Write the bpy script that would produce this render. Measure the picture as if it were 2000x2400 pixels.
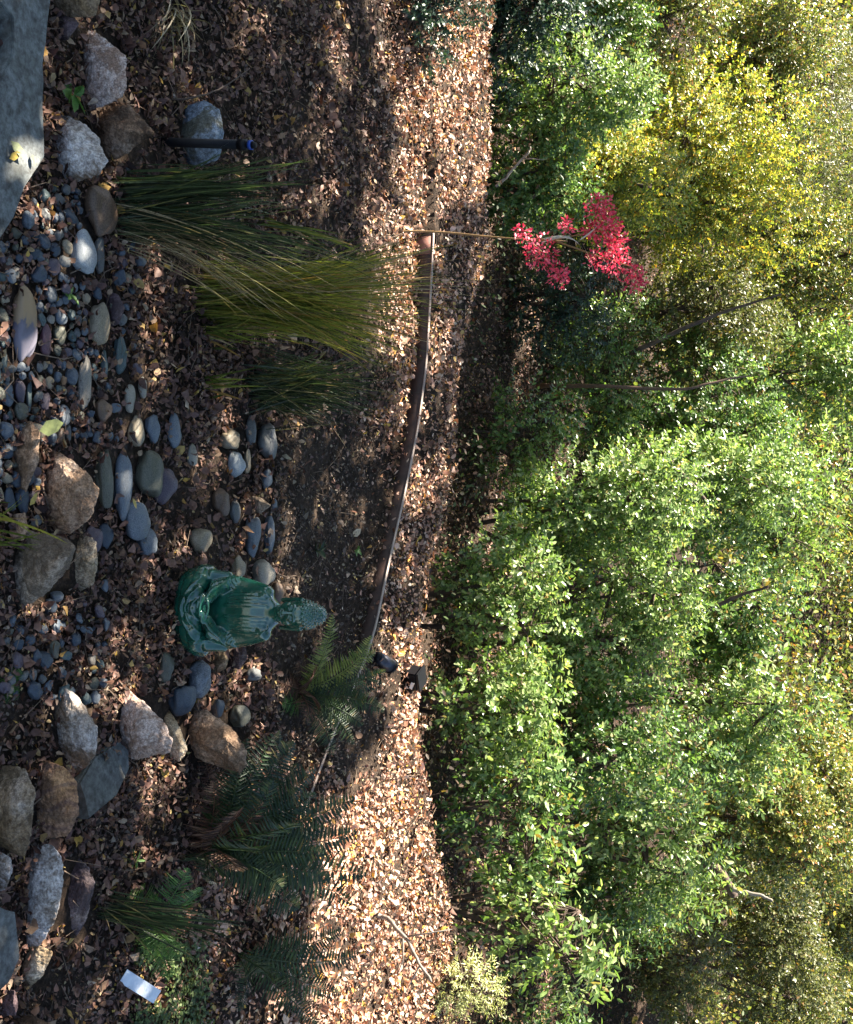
import bpy, bmesh, math, random
import numpy as np
from mathutils import Vector, Matrix, noise
from mathutils.bvhtree import BVHTree

for o in list(bpy.data.objects): bpy.data.objects.remove(o)
S = bpy.context.scene
COL = S.collection
random.seed(7); RNG = np.random.default_rng(7)

# ------------------------------------------------------------------ camera
F = 2897.0; PITCH = math.radians(22.0); H = 1.6
FWD = np.array([0, math.cos(PITCH), -math.sin(PITCH)])
UPV = np.array([0, math.sin(PITCH), math.cos(PITCH)])
RGT = np.array([1.0, 0, 0]); CAMP = np.array([0, 0, H])
cd = bpy.data.cameras.new('camera'); cam = bpy.data.objects.new('camera', cd); COL.objects.link(cam)
m = Matrix.Identity(4)                       # the photograph lies on its side: picture right is world up
for i in range(3):
    m[i][0] = UPV[i]; m[i][1] = -RGT[i]; m[i][2] = -FWD[i]; m[i][3] = CAMP[i]
cam.matrix_world = m
cd.sensor_fit = 'VERTICAL'; cd.sensor_height = 24; cd.lens = 24*F/2400
cd.clip_start = 0.05; cd.clip_end = 300
S.camera = cam
# ------------------------------------------------------------------ light
SUN_EL = math.radians(48); SUN_DIR = Vector((-0.89, 0.46, 0)).normalized()*math.cos(SUN_EL)
SUN_DIR.z = math.sin(SUN_EL)
w = bpy.data.worlds.new('World'); S.world = w; w.use_nodes = True
nt = w.node_tree; bg = nt.nodes['Background']
sky = nt.nodes.new('ShaderNodeTexSky'); sky.sky_type = 'NISHITA'; sky.sun_disc = False
sky.sun_elevation = SUN_EL; sky.sun_rotation = math.atan2(SUN_DIR.x, SUN_DIR.y)
nt.links.new(sky.outputs[0], bg.inputs[0]); bg.inputs[1].default_value = 0.05
sl = bpy.data.lights.new('sun', 'SUN'); sl.energy = 5.0; sl.angle = math.radians(0.5); sl.color = (1, .92, .78)
so = bpy.data.objects.new('sun', sl); COL.objects.link(so)
so.rotation_euler = SUN_DIR.to_track_quat('Z', 'Y').to_euler()
so.location = (-6, 2, 8)
S.view_settings.view_transform = 'Standard'; S.view_settings.look = 'None'
S.view_settings.gamma = 1; S.view_settings.exposure = 2.6
S.render.resolution_x = 853; S.render.resolution_y = 1024

# ------------------------------------------------------------------ pixel helpers (X,Y in 2000x2400 photo px)
def ray(X, Y):
    return FWD + (Y-1200.)/F*RGT + (X-1000.)/F*UPV
def at_y(X, Y, y):
    d = ray(X, Y); t = y/d[1]; return CAMP + d*t
def at_z(X, Y, z=0.0):
    d = ray(X, Y); t = (z-H)/d[2]; return CAMP + d*t
def scale_at(p):                              # metres per photo pixel at p
    return float(np.dot(np.asarray(p)-CAMP, FWD))/F

EDGE_PX = [(1012,545),(1010,600),(1005,700),(997,850),(977,1000),(947,1150),(912,1300),(886,1420),(868,1510),(826,1640),(778,1768),(748,1852),(722,1920)]
EDGE = np.array([at_z(X, Y, 0.05) for X, Y in EDGE_PX])
def edge_y(x):
    return np.interp(x, EDGE[:,0], EDGE[:,1], left=EDGE[0,1]+.05, right=EDGE[-1,1]-.3)
CREST_PX = [(1150,-600),(1135,0),(1135,300),(1125,600),(1105,700),(1070,850),(1045,1000),(1025,1150),(995,1300),(965,1500),(960,1700),(1000,1900),(1035,2100),(1060,2400),(1080,3000)]
CREST = np.array([at_z(X, Y, 0.04) for X, Y in CREST_PX])
def crest_y(x): return np.interp(x, CREST[:,0], CREST[:,1])
def sstep(a, b, t):
    t = np.clip((t-a)/(b-a), 0, 1); return t*t*(3-2*t)
def bump(x, y):
    return (np.sin(x*5.1+1.3)*np.cos(y*4.3+.4)*.012 + np.sin(x*11.7+y*7.1)*.006
            + np.cos(x*2.2-y*3.1)*.014 + np.sin(x*23+2*np.sin(y*17))*.003)
def terr(x, y):
    x = np.asarray(x, float); y = np.asarray(y, float)
    e = edge_y(x)
    have = sstep(EDGE[0,0]-.5, EDGE[0,0], x)*(1-sstep(EDGE[-1,0], EDGE[-1,0]+.3, x))
    sharp = sstep(-.012, .012, y-e); soft = sstep(-.35, .25, y-e)
    h = .045*(have*sharp+(1-have)*soft)
    h = h + .022*sstep(-.3, 0, y-e)*(y < e)*have*sstep(-.5, .3, x)
    h = h + bump(x, y)*sstep(0., .12, np.abs(y-e)+.03)
    h = h - .05*sstep(.45, .0, y-1.2)
    cy = crest_y(x); h = h - .26*sstep(.0, .45, y-cy)*(1-sstep(6.2, 7.6, y))
    h = h + .12*np.clip(y-7.0, 0, 2)**2*.25*np.minimum(1, 1) + .34*np.clip(y-9.0, 0, 60)*.9
    return h
def gnd(X, Y, dz=0.0):                        # photo pixel -> terrain point
    z = 0.0
    for _ in range(12):
        p = at_z(X, Y, z); z = .5*z+.5*(float(terr(p[0], p[1]))+dz)
    return np.array([p[0], p[1], z])

# ------------------------------------------------------------------ object helpers
def link(name, me, mat=None, parent=None, smooth=False):
    o = bpy.data.objects.new(name, me); COL.objects.link(o)
    if mat is not None:
        for mm in (mat if isinstance(mat, (list, tuple)) else [mat]): me.materials.append(mm)
    if parent: o.parent = parent
    if smooth and len(me.polygons): me.polygons.foreach_set('use_smooth', [True]*len(me.polygons))
    return o
def tag(o, label=None, cat=None, group=None, kind=None):
    if label: o['label'] = label
    if cat: o['category'] = cat
    if group: o['group'] = group
    if kind: o['kind'] = kind
    return o
def empty(name, loc, label=None, cat=None, group=None):
    o = bpy.data.objects.new(name, None); COL.objects.link(o); o.location = Vector([float(v) for v in loc])
    o.empty_display_size = .05
    return tag(o, label, cat, group)
def npmesh(name, V, faces_flat, sizes):
    me = bpy.data.meshes.new(name)
    V = np.asarray(V, np.float32).reshape(-1, 3); ff = np.asarray(faces_flat, np.int32); sz = np.asarray(sizes, np.int32)
    me.vertices.add(len(V)); me.vertices.foreach_set('co', V.ravel())
    me.loops.add(len(ff)); me.loops.foreach_set('vertex_index', ff)
    me.polygons.add(len(sz)); st = np.concatenate([[0], np.cumsum(sz)[:-1]]).astype(np.int32)
    me.polygons.foreach_set('loop_start', st)
    me.update(calc_edges=True); me.validate()
    return me
def nrm(a): return a/np.maximum(np.linalg.norm(a, axis=-1, keepdims=True), 1e-9)
def leaves(P, D, N, L, W, fold=.25, curl=0.0, shape=0):
    """n leaves: base P, axis D, normal N, length L, width W -> verts, faces"""
    n = len(P); D = nrm(D); Sd = nrm(np.cross(D, N)); N = nrm(np.cross(Sd, D))
    L = np.broadcast_to(L, n)[:,None]; W = np.broadcast_to(W, n)[:,None]
    fold = np.broadcast_to(fold, n)[:,None]; curl = np.broadcast_to(curl, n)[:,None]
    a1, w1, a2, w2 = [(.3,.5,.72,.40), (.25,.42,.7,.22), (.45,.5,.85,.45), (.2,.5,.55,.45)][shape]
    def pt(t, s):
        return P + D*L*t + Sd*W*s + N*(np.abs(s)*W*fold + curl*L*t*t)
    V = np.stack([pt(0,0), pt(a1,w1), pt(a2,w2), pt(1,0), pt(a2,-w2), pt(a1,-w1)], 1)
    base = (np.arange(n)*6)[:,None]
    Fc = np.concatenate([base+np.array([[0,1,2,3]]), base+np.array([[0,3,4,5]])], 1)
    return V.reshape(-1,3), Fc.reshape(-1), np.full(2*n, 4)
def curled(P, D, N, L, W, fold, curl, shape=0, twist=0):
    n = len(P); D = nrm(D); Sd = nrm(np.cross(D, N)); N = nrm(np.cross(Sd, D))
    L, W, fold, curl, twist = [np.broadcast_to(q, n)[:,None] for q in (L, W, fold, curl, twist)]
    a1, w1, a2, w2 = [(.28,.5,.68,.42), (.25,.42,.62,.30), (.45,.5,.8,.5), (.2,.55,.6,.35)][shape]
    def pt(t, s_):
        S2 = Sd*np.cos(twist*t)+N*np.sin(twist*t)
        return P+D*L*(t-.35*np.abs(curl)*t*t)+S2*W*s_+N*(np.abs(s_)*W*fold+curl*L*t*t)
    V = np.stack([pt(0,0), pt(a1,w1), pt(a2,w2), pt(1,0), pt(a2,-w2), pt(a1,-w1), pt(a1,0), pt(a2,0)], 1)
    b = (np.arange(n)*8)[:,None]; F_ = b+np.array([[0,1,6, 1,2,7,6, 2,3,7, 3,4,7, 4,5,6,7, 5,0,6]])
    return V.reshape(-1,3), F_.reshape(-1), np.tile([3,4,3,3,4,3], n)
class Acc:
    def __init__(s): s.V=[]; s.F=[]; s.Z=[]; s.n=0
    def add(s, V, Fc, Z):
        V = np.asarray(V, float).reshape(-1,3); s.V.append(V); s.F.append(np.asarray(Fc)+s.n); s.Z.append(np.asarray(Z)); s.n += len(V)
    def tube(s, pts, r0, r1, k=6):
        pts = np.asarray(pts, float); n = len(pts); T = nrm(np.gradient(pts, axis=0))
        ref = np.array([0,0,1.]) if abs(T[0][2]) < .9 else np.array([1.,0,0])
        A = nrm(np.cross(T, ref)); B = np.cross(T, A); r = np.linspace(r0, r1, n)[:,None,None]
        an = np.arange(k)/k*2*math.pi
        V = pts[:,None,:] + r*(A[:,None,:]*np.cos(an)[None,:,None]+B[:,None,:]*np.sin(an)[None,:,None])
        i, j = np.meshgrid(np.arange(n-1), np.arange(k), indexing='ij'); j2 = (j+1)%k
        Q = np.stack([i*k+j, i*k+j2, (i+1)*k+j2, (i+1)*k+j], -1).reshape(-1)
        Fc = list(Q)+list(range(k))[::-1]+[(n-1)*k+q for q in range(k)]
        s.add(V.reshape(-1,3), Fc, [4]*((n-1)*k)+[k,k])
    def ribbon(s, pts, wdt, side):              # blades: pts (n,m,3) side (n,3) wdt (n,)
        n, mm, _ = pts.shape; t = np.linspace(0,1,mm)
        prof = np.minimum(1, .55+t*1.5)*np.sqrt(np.maximum(0, 1-t**2.2))+.03
        off = side[:,None,:]*(wdt[:,None]*.5*prof[None,:])[:,:,None]
        V = np.concatenate([pts-off, pts+off], 1)          # n, 2m
        b = (np.arange(n)*2*mm)[:,None,None]; i = np.arange(mm-1)[None,:,None]
        Q = b+i+np.array([0, 1, mm+1, mm])[None,None,:]
        s.add(V.reshape(-1,3), Q.reshape(-1), np.full(n*(mm-1), 4))
    def mesh(s, name): return npmesh(name, np.concatenate(s.V), np.concatenate(s.F), np.concatenate(s.Z))
def local(acc, org):
    org = np.asarray(org, float); acc.V = [v-org for v in acc.V]; return acc

# ------------------------------------------------------------------ materials
def newmat(name):
    m_ = bpy.data.materials.new(name); m_.use_nodes = True
    n_ = m_.node_tree; return m_, n_, n_.nodes['Principled BSDF'], n_.nodes['Material Output']
def ramp(n_, stops, fac, interp='LINEAR'):
    r = n_.nodes.new('ShaderNodeValToRGB'); r.color_ramp.interpolation = interp
    e = r.color_ramp.elements
    while len(e) > 1: e.remove(e[-1])
    e[0].position = stops[0][0]; e[0].color = (*stops[0][1], 1)
    for p_, c in stops[1:]:
        q = e.new(p_); q.color = (*c, 1)
    n_.links.new(fac, r.inputs[0]); return r.outputs[0]
def nz(n_, scale, detail=6, rough=.6, vec=None, dist=0):
    t = n_.nodes.new('ShaderNodeTexNoise'); t.inputs['Scale'].default_value = scale
    t.inputs['Detail'].default_value = detail; t.inputs['Roughness'].default_value = rough; t.inputs['Distortion'].default_value = dist
    if vec is not None: n_.links.new(vec, t.inputs['Vector'])
    return t
def objvec(n_, randomize=True):
    tc = n_.nodes.new('ShaderNodeTexCoord')
    if not randomize: return tc.outputs['Object']
    oi = n_.nodes.new('ShaderNodeObjectInfo'); ad = n_.nodes.new('ShaderNodeVectorMath'); ad.operation = 'ADD'
    mu = n_.nodes.new('ShaderNodeMath'); mu.operation = 'MULTIPLY'; mu.inputs[1].default_value = 37
    n_.links.new(oi.outputs['Random'], mu.inputs[0]); n_.links.new(tc.outputs['Object'], ad.inputs[0]); n_.links.new(mu.outputs[0], ad.inputs[1])
    return ad.outputs[0]
def mixc(n_, a, b, fac, mode='MIX'):
    mx = n_.nodes.new('ShaderNodeMix'); mx.data_type = 'RGBA'; mx.blend_type = mode
    if isinstance(fac, (int, float)): mx.inputs[0].default_value = fac
    else: n_.links.new(fac, mx.inputs[0])
    for v, k in ((a, 6), (b, 7)):
        if isinstance(v, tuple): mx.inputs[k].default_value = (*v, 1)
        else: n_.links.new(v, mx.inputs[k])
    return mx.outputs[2]
def bumpn(n_, b, h, st, dist=.01):
    bn = n_.nodes.new('ShaderNodeBump'); bn.inputs['Strength'].default_value = st; bn.inputs['Distance'].default_value = dist
    n_.links.new(h, bn.inputs['Height']); n_.links.new(bn.outputs[0], b.inputs['Normal'])
def leafmat(name, stops, rough=.45, trans=.3, spec=.5, tint=None, patch=None):
    m_, n_, b, out = newmat(name)
    g = n_.nodes.new('ShaderNodeNewGeometry')
    c = ramp(n_, stops, g.outputs['Random Per Island'])
    v = objvec(n_, False); t = nz(n_, 130, 2, vec=v)
    c2 = mixc(n_, c, ramp(n_, [(.3,(.55,.5,.45)),(.7,(1.25,1.25,1.2))], t.outputs[0]), .7, 'MULTIPLY')
    if patch:
        t3 = nz(n_, patch, 5, .65, v, .8); c2 = mixc(n_, c2, ramp(n_, [(.34,(.5,.40,.40)),(.48,(.92,.88,.86)),(.66,(1.3,1.22,1.2))], t3.outputs[0]), 1, 'MULTIPLY')
    n_.links.new(c2, b.inputs['Base Color']); b.inputs['Roughness'].default_value = rough
    b.inputs['Specular IOR Level'].default_value = spec
    if trans > 0:
        tr = n_.nodes.new('ShaderNodeBsdfTranslucent'); n_.links.new(mixc(n_, c2, tint or (1.2,1.3,.6), 1, 'MULTIPLY'), tr.inputs[0])
        ms = n_.nodes.new('ShaderNodeMixShader'); ms.inputs[0].default_value = trans
        n_.links.new(b.outputs[0], ms.inputs[1]); n_.links.new(tr.outputs[0], ms.inputs[2]); n_.links.new(ms.outputs[0], out.inputs[0])
    return m_
def rockmat(name, cols, scale=14, rough=.75, bump_=.6, veins=None, spec=.3, patina=None):
    m_, n_, b, out = newmat(name); v = objvec(n_)
    t1 = nz(n_, scale, 8, .65, v, .6); t2 = nz(n_, scale*9, 5, .7, v); t3 = nz(n_, scale*.45, 3, .5, v)
    k = len(cols); c = ramp(n_, [(.3+.4*i/(k-1), cols[i]) for i in range(k)], t1.outputs[0])
    c = mixc(n_, c, ramp(n_, [(.38,(.35,.3,.27)),(.52,(1,1,1)),(.68,(1.45,1.42,1.4))], t2.outputs[0]), .75, 'MULTIPLY')
    c = mixc(n_, c, ramp(n_, [(.35,(.6,.5,.42)),(.6,(1.1,1.1,1.12))], t3.outputs[0]), .7, 'MULTIPLY')
    t4 = nz(n_, scale*.62, 7, .7, v, 1.2); t5 = nz(n_, scale*26, 3, .7, v)
    c = mixc(n_, c, tuple(q*.42 for q in cols[1]) if patina is None else patina, ramp(n_, [(.50,(0,0,0)),(.57,(.85,.85,.85))], t4.outputs[0]))
    c = mixc(n_, c, ramp(n_, [(.38,(.45,.42,.4)),(.5,(1,1,1)),(.62,(1.5,1.5,1.5))], t5.outputs[0]), .6, 'MULTIPLY')
    if veins:
        wv = n_.nodes.new('ShaderNodeTexWave'); wv.inputs['Scale'].default_value = veins[1]; wv.inputs['Distortion'].default_value = 9
        wv.inputs['Detail'].default_value = 3; n_.links.new(v, wv.inputs['Vector'])
        c = mixc(n_, c, veins[0], ramp(n_, [(.8,(0,0,0)),(.97,(.4,.4,.4))], wv.outputs['Fac']))
    n_.links.new(c, b.inputs['Base Color']); b.inputs['Roughness'].default_value = rough; b.inputs['Specular IOR Level'].default_value = spec
    ad = n_.nodes.new('ShaderNodeMath'); ad.operation = 'ADD'; n_.links.new(t1.outputs[0], ad.inputs[0]); n_.links.new(t2.outputs[0], ad.inputs[1])
    bumpn(n_, b, ad.outputs[0], bump_, .006)
    return m_
def stonemat(name, c1, c2, pits=0.0, rough=.5):
    m_, n_, b, out = newmat(name); v = objvec(n_)
    t1 = nz(n_, 16, 4, .55, v, .4); t2 = nz(n_, 160, 3, .6, v)
    c = ramp(n_, [(.35, c1), (.65, c2)], t1.outputs[0])
    c = mixc(n_, c, ramp(n_, [(.35,(.6,.6,.6)),(.6,(1.15,1.15,1.15))], t2.outputs[0]), .6, 'MULTIPLY')
    if pits:
        vo = n_.nodes.new('ShaderNodeTexVoronoi'); vo.inputs['Scale'].default_value = 42; n_.links.new(v, vo.inputs['Vector'])
        c = mixc(n_, ramp(n_, [(0,(.015,.015,.015)),(1,(.015,.015,.015))], vo.outputs[0]), c, ramp(n_, [(.14,(1-pits,)*3),(.2,(1,1,1))], vo.outputs[0]))
    n_.links.new(c, b.inputs['Base Color']); b.inputs['Roughness'].default_value = rough
    bumpn(n_, b, t2.outputs[0], .25, .002)
    return m_
def plain(name, c, rough=.6, metal=0, nscale=40, var=.3, spec=.5):
    m_, n_, b, out = newmat(name); v = objvec(n_, False); t = nz(n_, nscale, 5, .6, v)
    lo = tuple(q*(1-var) for q in c); hi = tuple(q*(1+var) for q in c)
    n_.links.new(ramp(n_, [(.3, lo), (.7, hi)], t.outputs[0]), b.inputs['Base Color'])
    b.inputs['Roughness'].default_value = rough; b.inputs['Metallic'].default_value = metal; b.inputs['Specular IOR Level'].default_value = spec
    bumpn(n_, b, t.outputs[0], .2, .003); return m_

M = {}
# ------------------------------------------------------------------ ground
def make_ground():
    xs = np.concatenate([np.linspace(-40,-3.2,24), np.linspace(-3,3.2,240), np.linspace(3.5,40,24)])
    ys = np.concatenate([np.linspace(-30,1.0,12), np.linspace(1.1,6.5,330), np.linspace(6.7,70,60)])
    Xg, Yg = np.meshgrid(xs, ys); Z = terr(Xg, Yg) - .004
    r = np.random.default_rng(3).normal(0, .0022, Z.shape); Z = Z+r*((Yg<6.5)&(Yg>1.05))
    V = np.stack([Xg, Yg, Z], -1).reshape(-1,3); nx = len(xs); ny = len(ys)
    i, j = np.meshgrid(np.arange(ny-1), np.arange(nx-1), indexing='ij')
    Q = np.stack([i*nx+j, i*nx+j+1, (i+1)*nx+j+1, (i+1)*nx+j], -1).reshape(-1)
    m_, n_, b, out = newmat('soil'); tc = n_.nodes.new('ShaderNodeTexCoord'); v = tc.outputs['Object']
    t1 = nz(n_, 3, 6, .6, v); t2 = nz(n_, 70, 6, .75, v)
    c = ramp(n_, [(.3,(.025,.017,.012)),(.7,(.075,.052,.038))], t1.outputs[0])
    c = mixc(n_, c, ramp(n_, [(.4,(.4,.4,.4)),(.56,(1,1,1)),(.72,(3.0,2.5,2.1))], t2.outputs[0]), .9, 'MULTIPLY')
    n_.links.new(c, b.inputs['Base Color']); b.inputs['Roughness'].default_value = .95; b.inputs['Specular IOR Level'].default_value = .15
    bumpn(n_, b, t2.outputs[0], .8, .012)
    tag(link('ground', npmesh('ground', V, Q, np.full(len(Q)//4, 4)), m_, smooth=True), kind='structure')
make_ground()

# ------------------------------------------------------------------ leaf litter
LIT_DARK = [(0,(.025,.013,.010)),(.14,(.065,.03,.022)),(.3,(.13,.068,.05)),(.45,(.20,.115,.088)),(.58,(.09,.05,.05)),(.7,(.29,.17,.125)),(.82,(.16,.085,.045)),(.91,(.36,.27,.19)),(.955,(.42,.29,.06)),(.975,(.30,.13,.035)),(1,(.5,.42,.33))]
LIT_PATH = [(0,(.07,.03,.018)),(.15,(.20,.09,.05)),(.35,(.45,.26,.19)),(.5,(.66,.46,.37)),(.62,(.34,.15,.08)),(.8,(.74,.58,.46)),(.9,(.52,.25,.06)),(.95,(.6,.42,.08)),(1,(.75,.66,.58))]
LIT_FINE = [(0,(.02,.013,.01)),(.3,(.06,.04,.03)),(.6,(.10,.07,.055)),(.85,(.16,.12,.09)),(.95,(.3,.24,.18)),(1,(.4,.3,.1))]
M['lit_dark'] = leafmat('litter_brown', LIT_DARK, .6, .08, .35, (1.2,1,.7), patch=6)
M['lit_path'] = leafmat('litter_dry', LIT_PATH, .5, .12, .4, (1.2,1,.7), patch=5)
M['lit_fine'] = leafmat('litter_crumbs', LIT_FINE, .8, 0)
def px_of(P):
    d = P-CAMP; z = d@FWD; return 1000+F*(d@UPV)/z, 1200+F*(d@RGT)/z
def pebble_zone(X, Y):                       # dry creek bed of pebbles: lower left
    a = sstep(390,470,Y)*(1-sstep(1080,1180,Y))*(1-sstep(150,250,X+.12*np.abs(Y-800)))
    return a
def soil_zone(X, Y):
    return sstep(960,1060,Y)*(1-sstep(1760,1900,Y))*sstep(610,670,X)*(1-sstep(860,930,X))
def litter(name, n, mat, lmin, lmax, keep, label, zoff=.0, tilt=.55, yr=(1.2,7.5), lift=.012, fold=(-.5,.9)):
    y = RNG.uniform(yr[0], yr[1], n*5); x = RNG.uniform(-1, 1, n*5)*(.62*y+.7)
    prob = np.clip(2.2/np.maximum(y, 1.5), .3, 1)*(y/yr[1])*1.6
    z = terr(x, y); P = np.stack([x, y, z], -1); X, Y = px_of(P)
    ok = (RNG.random(len(x)) < keep(X, Y, x, y)*np.minimum(1, prob))
    for (a0,a1,b0,b1) in STONES: ok &= ~((X > a0+(a1-a0)*.0) & (X < a1) & (Y > b0) & (Y < b1) & (RNG.random(len(X)) < .86))
    for (a0,a1,b0,b1) in RBOX: ok &= ~((X > a0+.12*(a1-a0)) & (X < a1) & (Y > b0) & (Y < b1) & (((X-(a0+a1)/2)/(a1-a0)*2)**2+((Y-(b0+b1)/2)/(b1-b0)*2)**2 < .72))
    dr = np.sin(P[:,0]*9+2*np.sin(P[:,1]*7))+np.sin(P[:,1]*13+3*np.cos(P[:,0]*6))+np.sin(P[:,0]*31+P[:,1]*23)*.6; ok &= RNG.random(len(X)) < np.clip(.85+.28*dr, .42, 1)
    P = P[ok][:n]; k = len(P)
    P[:,2] += RNG.random(k)**1.5*lift + .002 + zoff
    th = RNG.uniform(0, 2*math.pi, k); D = np.stack([np.cos(th), np.sin(th), RNG.normal(0, tilt, k)*.8], -1)
    N = np.stack([RNG.normal(0, tilt, k), RNG.normal(0, tilt, k), np.ones(k)], -1)
    Ls = RNG.uniform(lmin, lmax, k)*np.exp(RNG.normal(0, .28, k)); Ls = np.minimum(Ls, .036); a = Acc()
    dn = nrm(D); P = P - np.minimum(0, dn[:,2:3])*Ls[:,None]*np.array([0,0,1])
    for s in range(4):
        q = slice(s*k//4, (s+1)*k//4); c = len(P[q])
        a.add(*curled(P[q], D[q], N[q], Ls[q], Ls[q]*RNG.uniform(.35,.75,c), RNG.uniform(fold[0],fold[1],c), RNG.uniform(-.6,.7,c), s, RNG.normal(0,.6,c)))
    me = a.mesh(name); o = link(name, me, mat); tag(o, label, 'leaf litter', kind='stuff'); return o
def fe(x, y): return y-edge_y(x)
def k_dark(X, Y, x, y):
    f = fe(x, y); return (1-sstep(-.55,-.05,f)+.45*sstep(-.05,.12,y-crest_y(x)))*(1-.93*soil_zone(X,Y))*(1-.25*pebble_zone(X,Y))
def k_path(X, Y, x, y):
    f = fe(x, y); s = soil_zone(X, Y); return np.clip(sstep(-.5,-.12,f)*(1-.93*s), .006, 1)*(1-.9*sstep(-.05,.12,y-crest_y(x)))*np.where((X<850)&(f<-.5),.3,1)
def k_fine(X, Y, x, y): return np.clip(.25+soil_zone(X, Y)*1.2+sstep(1250,1400,Y)*(1-sstep(420,600,X))*.9+.3*pebble_zone(X,Y), 0, 1)
# ------------------------------------------------------------------ rocks
RBOX = []
def rock(name, poly, mat, label, cat='rock', depth=.85, rough=.05, seed=0, group=None, sub=3, sink=.25, ybias=0, facet=.5):
    """angular rock: hull through an outline (photo px) with real thickness, roughened"""
    rs = random.Random(seed+11); A = np.array(poly, float); RBOX.append((A[:,0].min(), A[:,0].max(), A[:,1].min(), A[:,1].max())); c = A.mean(0)
    xmin = A[:,0].min(); Wpx = np.ptp(A[:,1]); Hpx = np.ptp(A[:,0])
    base = gnd(xmin+Hpx*.12, A[:,1].mean()); ymid = base[1]+scale_at(base)*min(Wpx, Hpx)*.35*depth+ybias
    ctr = at_y(c[0], c[1], ymid); s = scale_at(ctr); th = min(Wpx, Hpx)*s*.5*depth
    view = nrm(ctr-CAMP); pts = []
    for X, Y in poly: pts.append(at_y(X, Y, ymid+rs.uniform(-.15,.15)*th))
    for X, Y in poly[seed%2::(3 if len(poly) > 6 else 2)]:              # front and back rims
        k = rs.uniform(.25,.62); q = at_y(c[0]+(X-c[0])*k, c[1]+(Y-c[1])*k, ymid); pts.append(q-view*th*rs.uniform(.55,1))
        k = rs.uniform(.5,.85); q = at_y(c[0]+(X-c[0])*k, c[1]+(Y-c[1])*k, ymid); pts.append(q+view*th*rs.uniform(.6,1.1))
    low = [p for p in pts if p[2] < ctr[2]]
    for p in low: pts.append(p+np.array([0,.25*th,-sink*th-.02]))
    bm = bmesh.new()
    for p in pts: bm.verts.new(Vector(p-ctr))
    r = bmesh.ops.convex_hull(bm, input=bm.verts)
    bmesh.ops.delete(bm, geom=list({v for v in bm.verts if not v.link_faces}), context='VERTS')
    bmesh.ops.bevel(bm, geom=list(bm.edges), offset=th*.045, segments=1, affect='EDGES', clamp_overlap=True, profile=.6)
    bmesh.ops.triangulate(bm, faces=bm.faces[:])
    for _ in range(5):
        lim = max(.0045, th*.085); es = [e for e in bm.edges if e.calc_length() > lim]
        if not es or len(bm.verts) > 14000: break
        bmesh.ops.subdivide_edges(bm, edges=es, cuts=1, use_grid_fill=False); bmesh.ops.triangulate(bm, faces=bm.faces[:])
    bm.normal_update(); off = Vector((seed*3.1, seed*1.7, 0)); R = min(Wpx,Hpx)*s
    for v in bm.verts:
        q = (v.co+off)
        d = noise.fractal(q*(2.2/R), 1.0, 2.0, 3)*rough*.38 - max(0, .25-abs(noise.noise(q*(3.1/R))))*rough*1.2 + noise.fractal(q*(13/R), .8, 2.0, 3)*rough*.42
        v.co += v.normal*d*R
    me = bpy.data.meshes.new(name); bm.to_mesh(me); bm.free()
    o = link(name, me, mat, smooth=False); o.location = Vector(ctr)
    tag(o, label, cat, group or ('angular rocks around the bed' if cat == 'rock' else None)); return o

M['rk_pink'] = rockmat('rock_pinkish', [(.14,.07,.045),(.42,.30,.24),(.52,.43,.38),(.64,.58,.54)], 11, patina=(.22,.13,.085))
M['rk_brown'] = rockmat('rock_brown', [(.035,.018,.01),(.10,.055,.03),(.20,.13,.085),(.36,.29,.23)], 9)
M['rk_tan'] = rockmat('rock_tan', [(.15,.09,.04),(.30,.22,.13),(.42,.34,.24),(.54,.47,.38)], 11)
M['rk_rust'] = rockmat('rock_rust', [(.12,.06,.035),(.28,.17,.10),(.40,.27,.18),(.48,.38,.30)], 11)
M['rk_grey'] = rockmat('rock_greybrown', [(.10,.065,.04),(.24,.175,.12),(.36,.29,.22),(.5,.43,.36)], 14)
M['rk_white'] = rockmat('rock_white', [(.16,.10,.06),(.36,.32,.28),(.47,.44,.42),(.58,.56,.55)], 8, patina=(.10,.06,.03))
M['rk_stripe'] = rockmat('rock_striped', [(.14,.07,.05),(.32,.19,.12),(.48,.28,.14),(.56,.42,.3)], 8, veins=((.06,.035,.045), 7))
M['rk_moss'] = rockmat('rock_mossy', [(.06,.045,.02),(.16,.11,.06),(.26,.20,.14),(.36,.31,.26)], 10)
M['rk_purple'] = rockmat('rock_purple', [(.05,.03,.035),(.12,.08,.085),(.19,.14,.13),(.27,.2,.16)], 9)
M['rk_blue'] = rockmat('rock_bluegrey', [(.06,.07,.08),(.12,.15,.19),(.18,.22,.27),(.28,.32,.36)], 9, .6, .3, patina=(.07,.065,.04))
M['slate'] = rockmat('slate', [(.085,.092,.09),(.10,.11,.108),(.115,.125,.124),(.13,.138,.138)], 3, .65, .12, patina=(.085,.09,.082))

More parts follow.
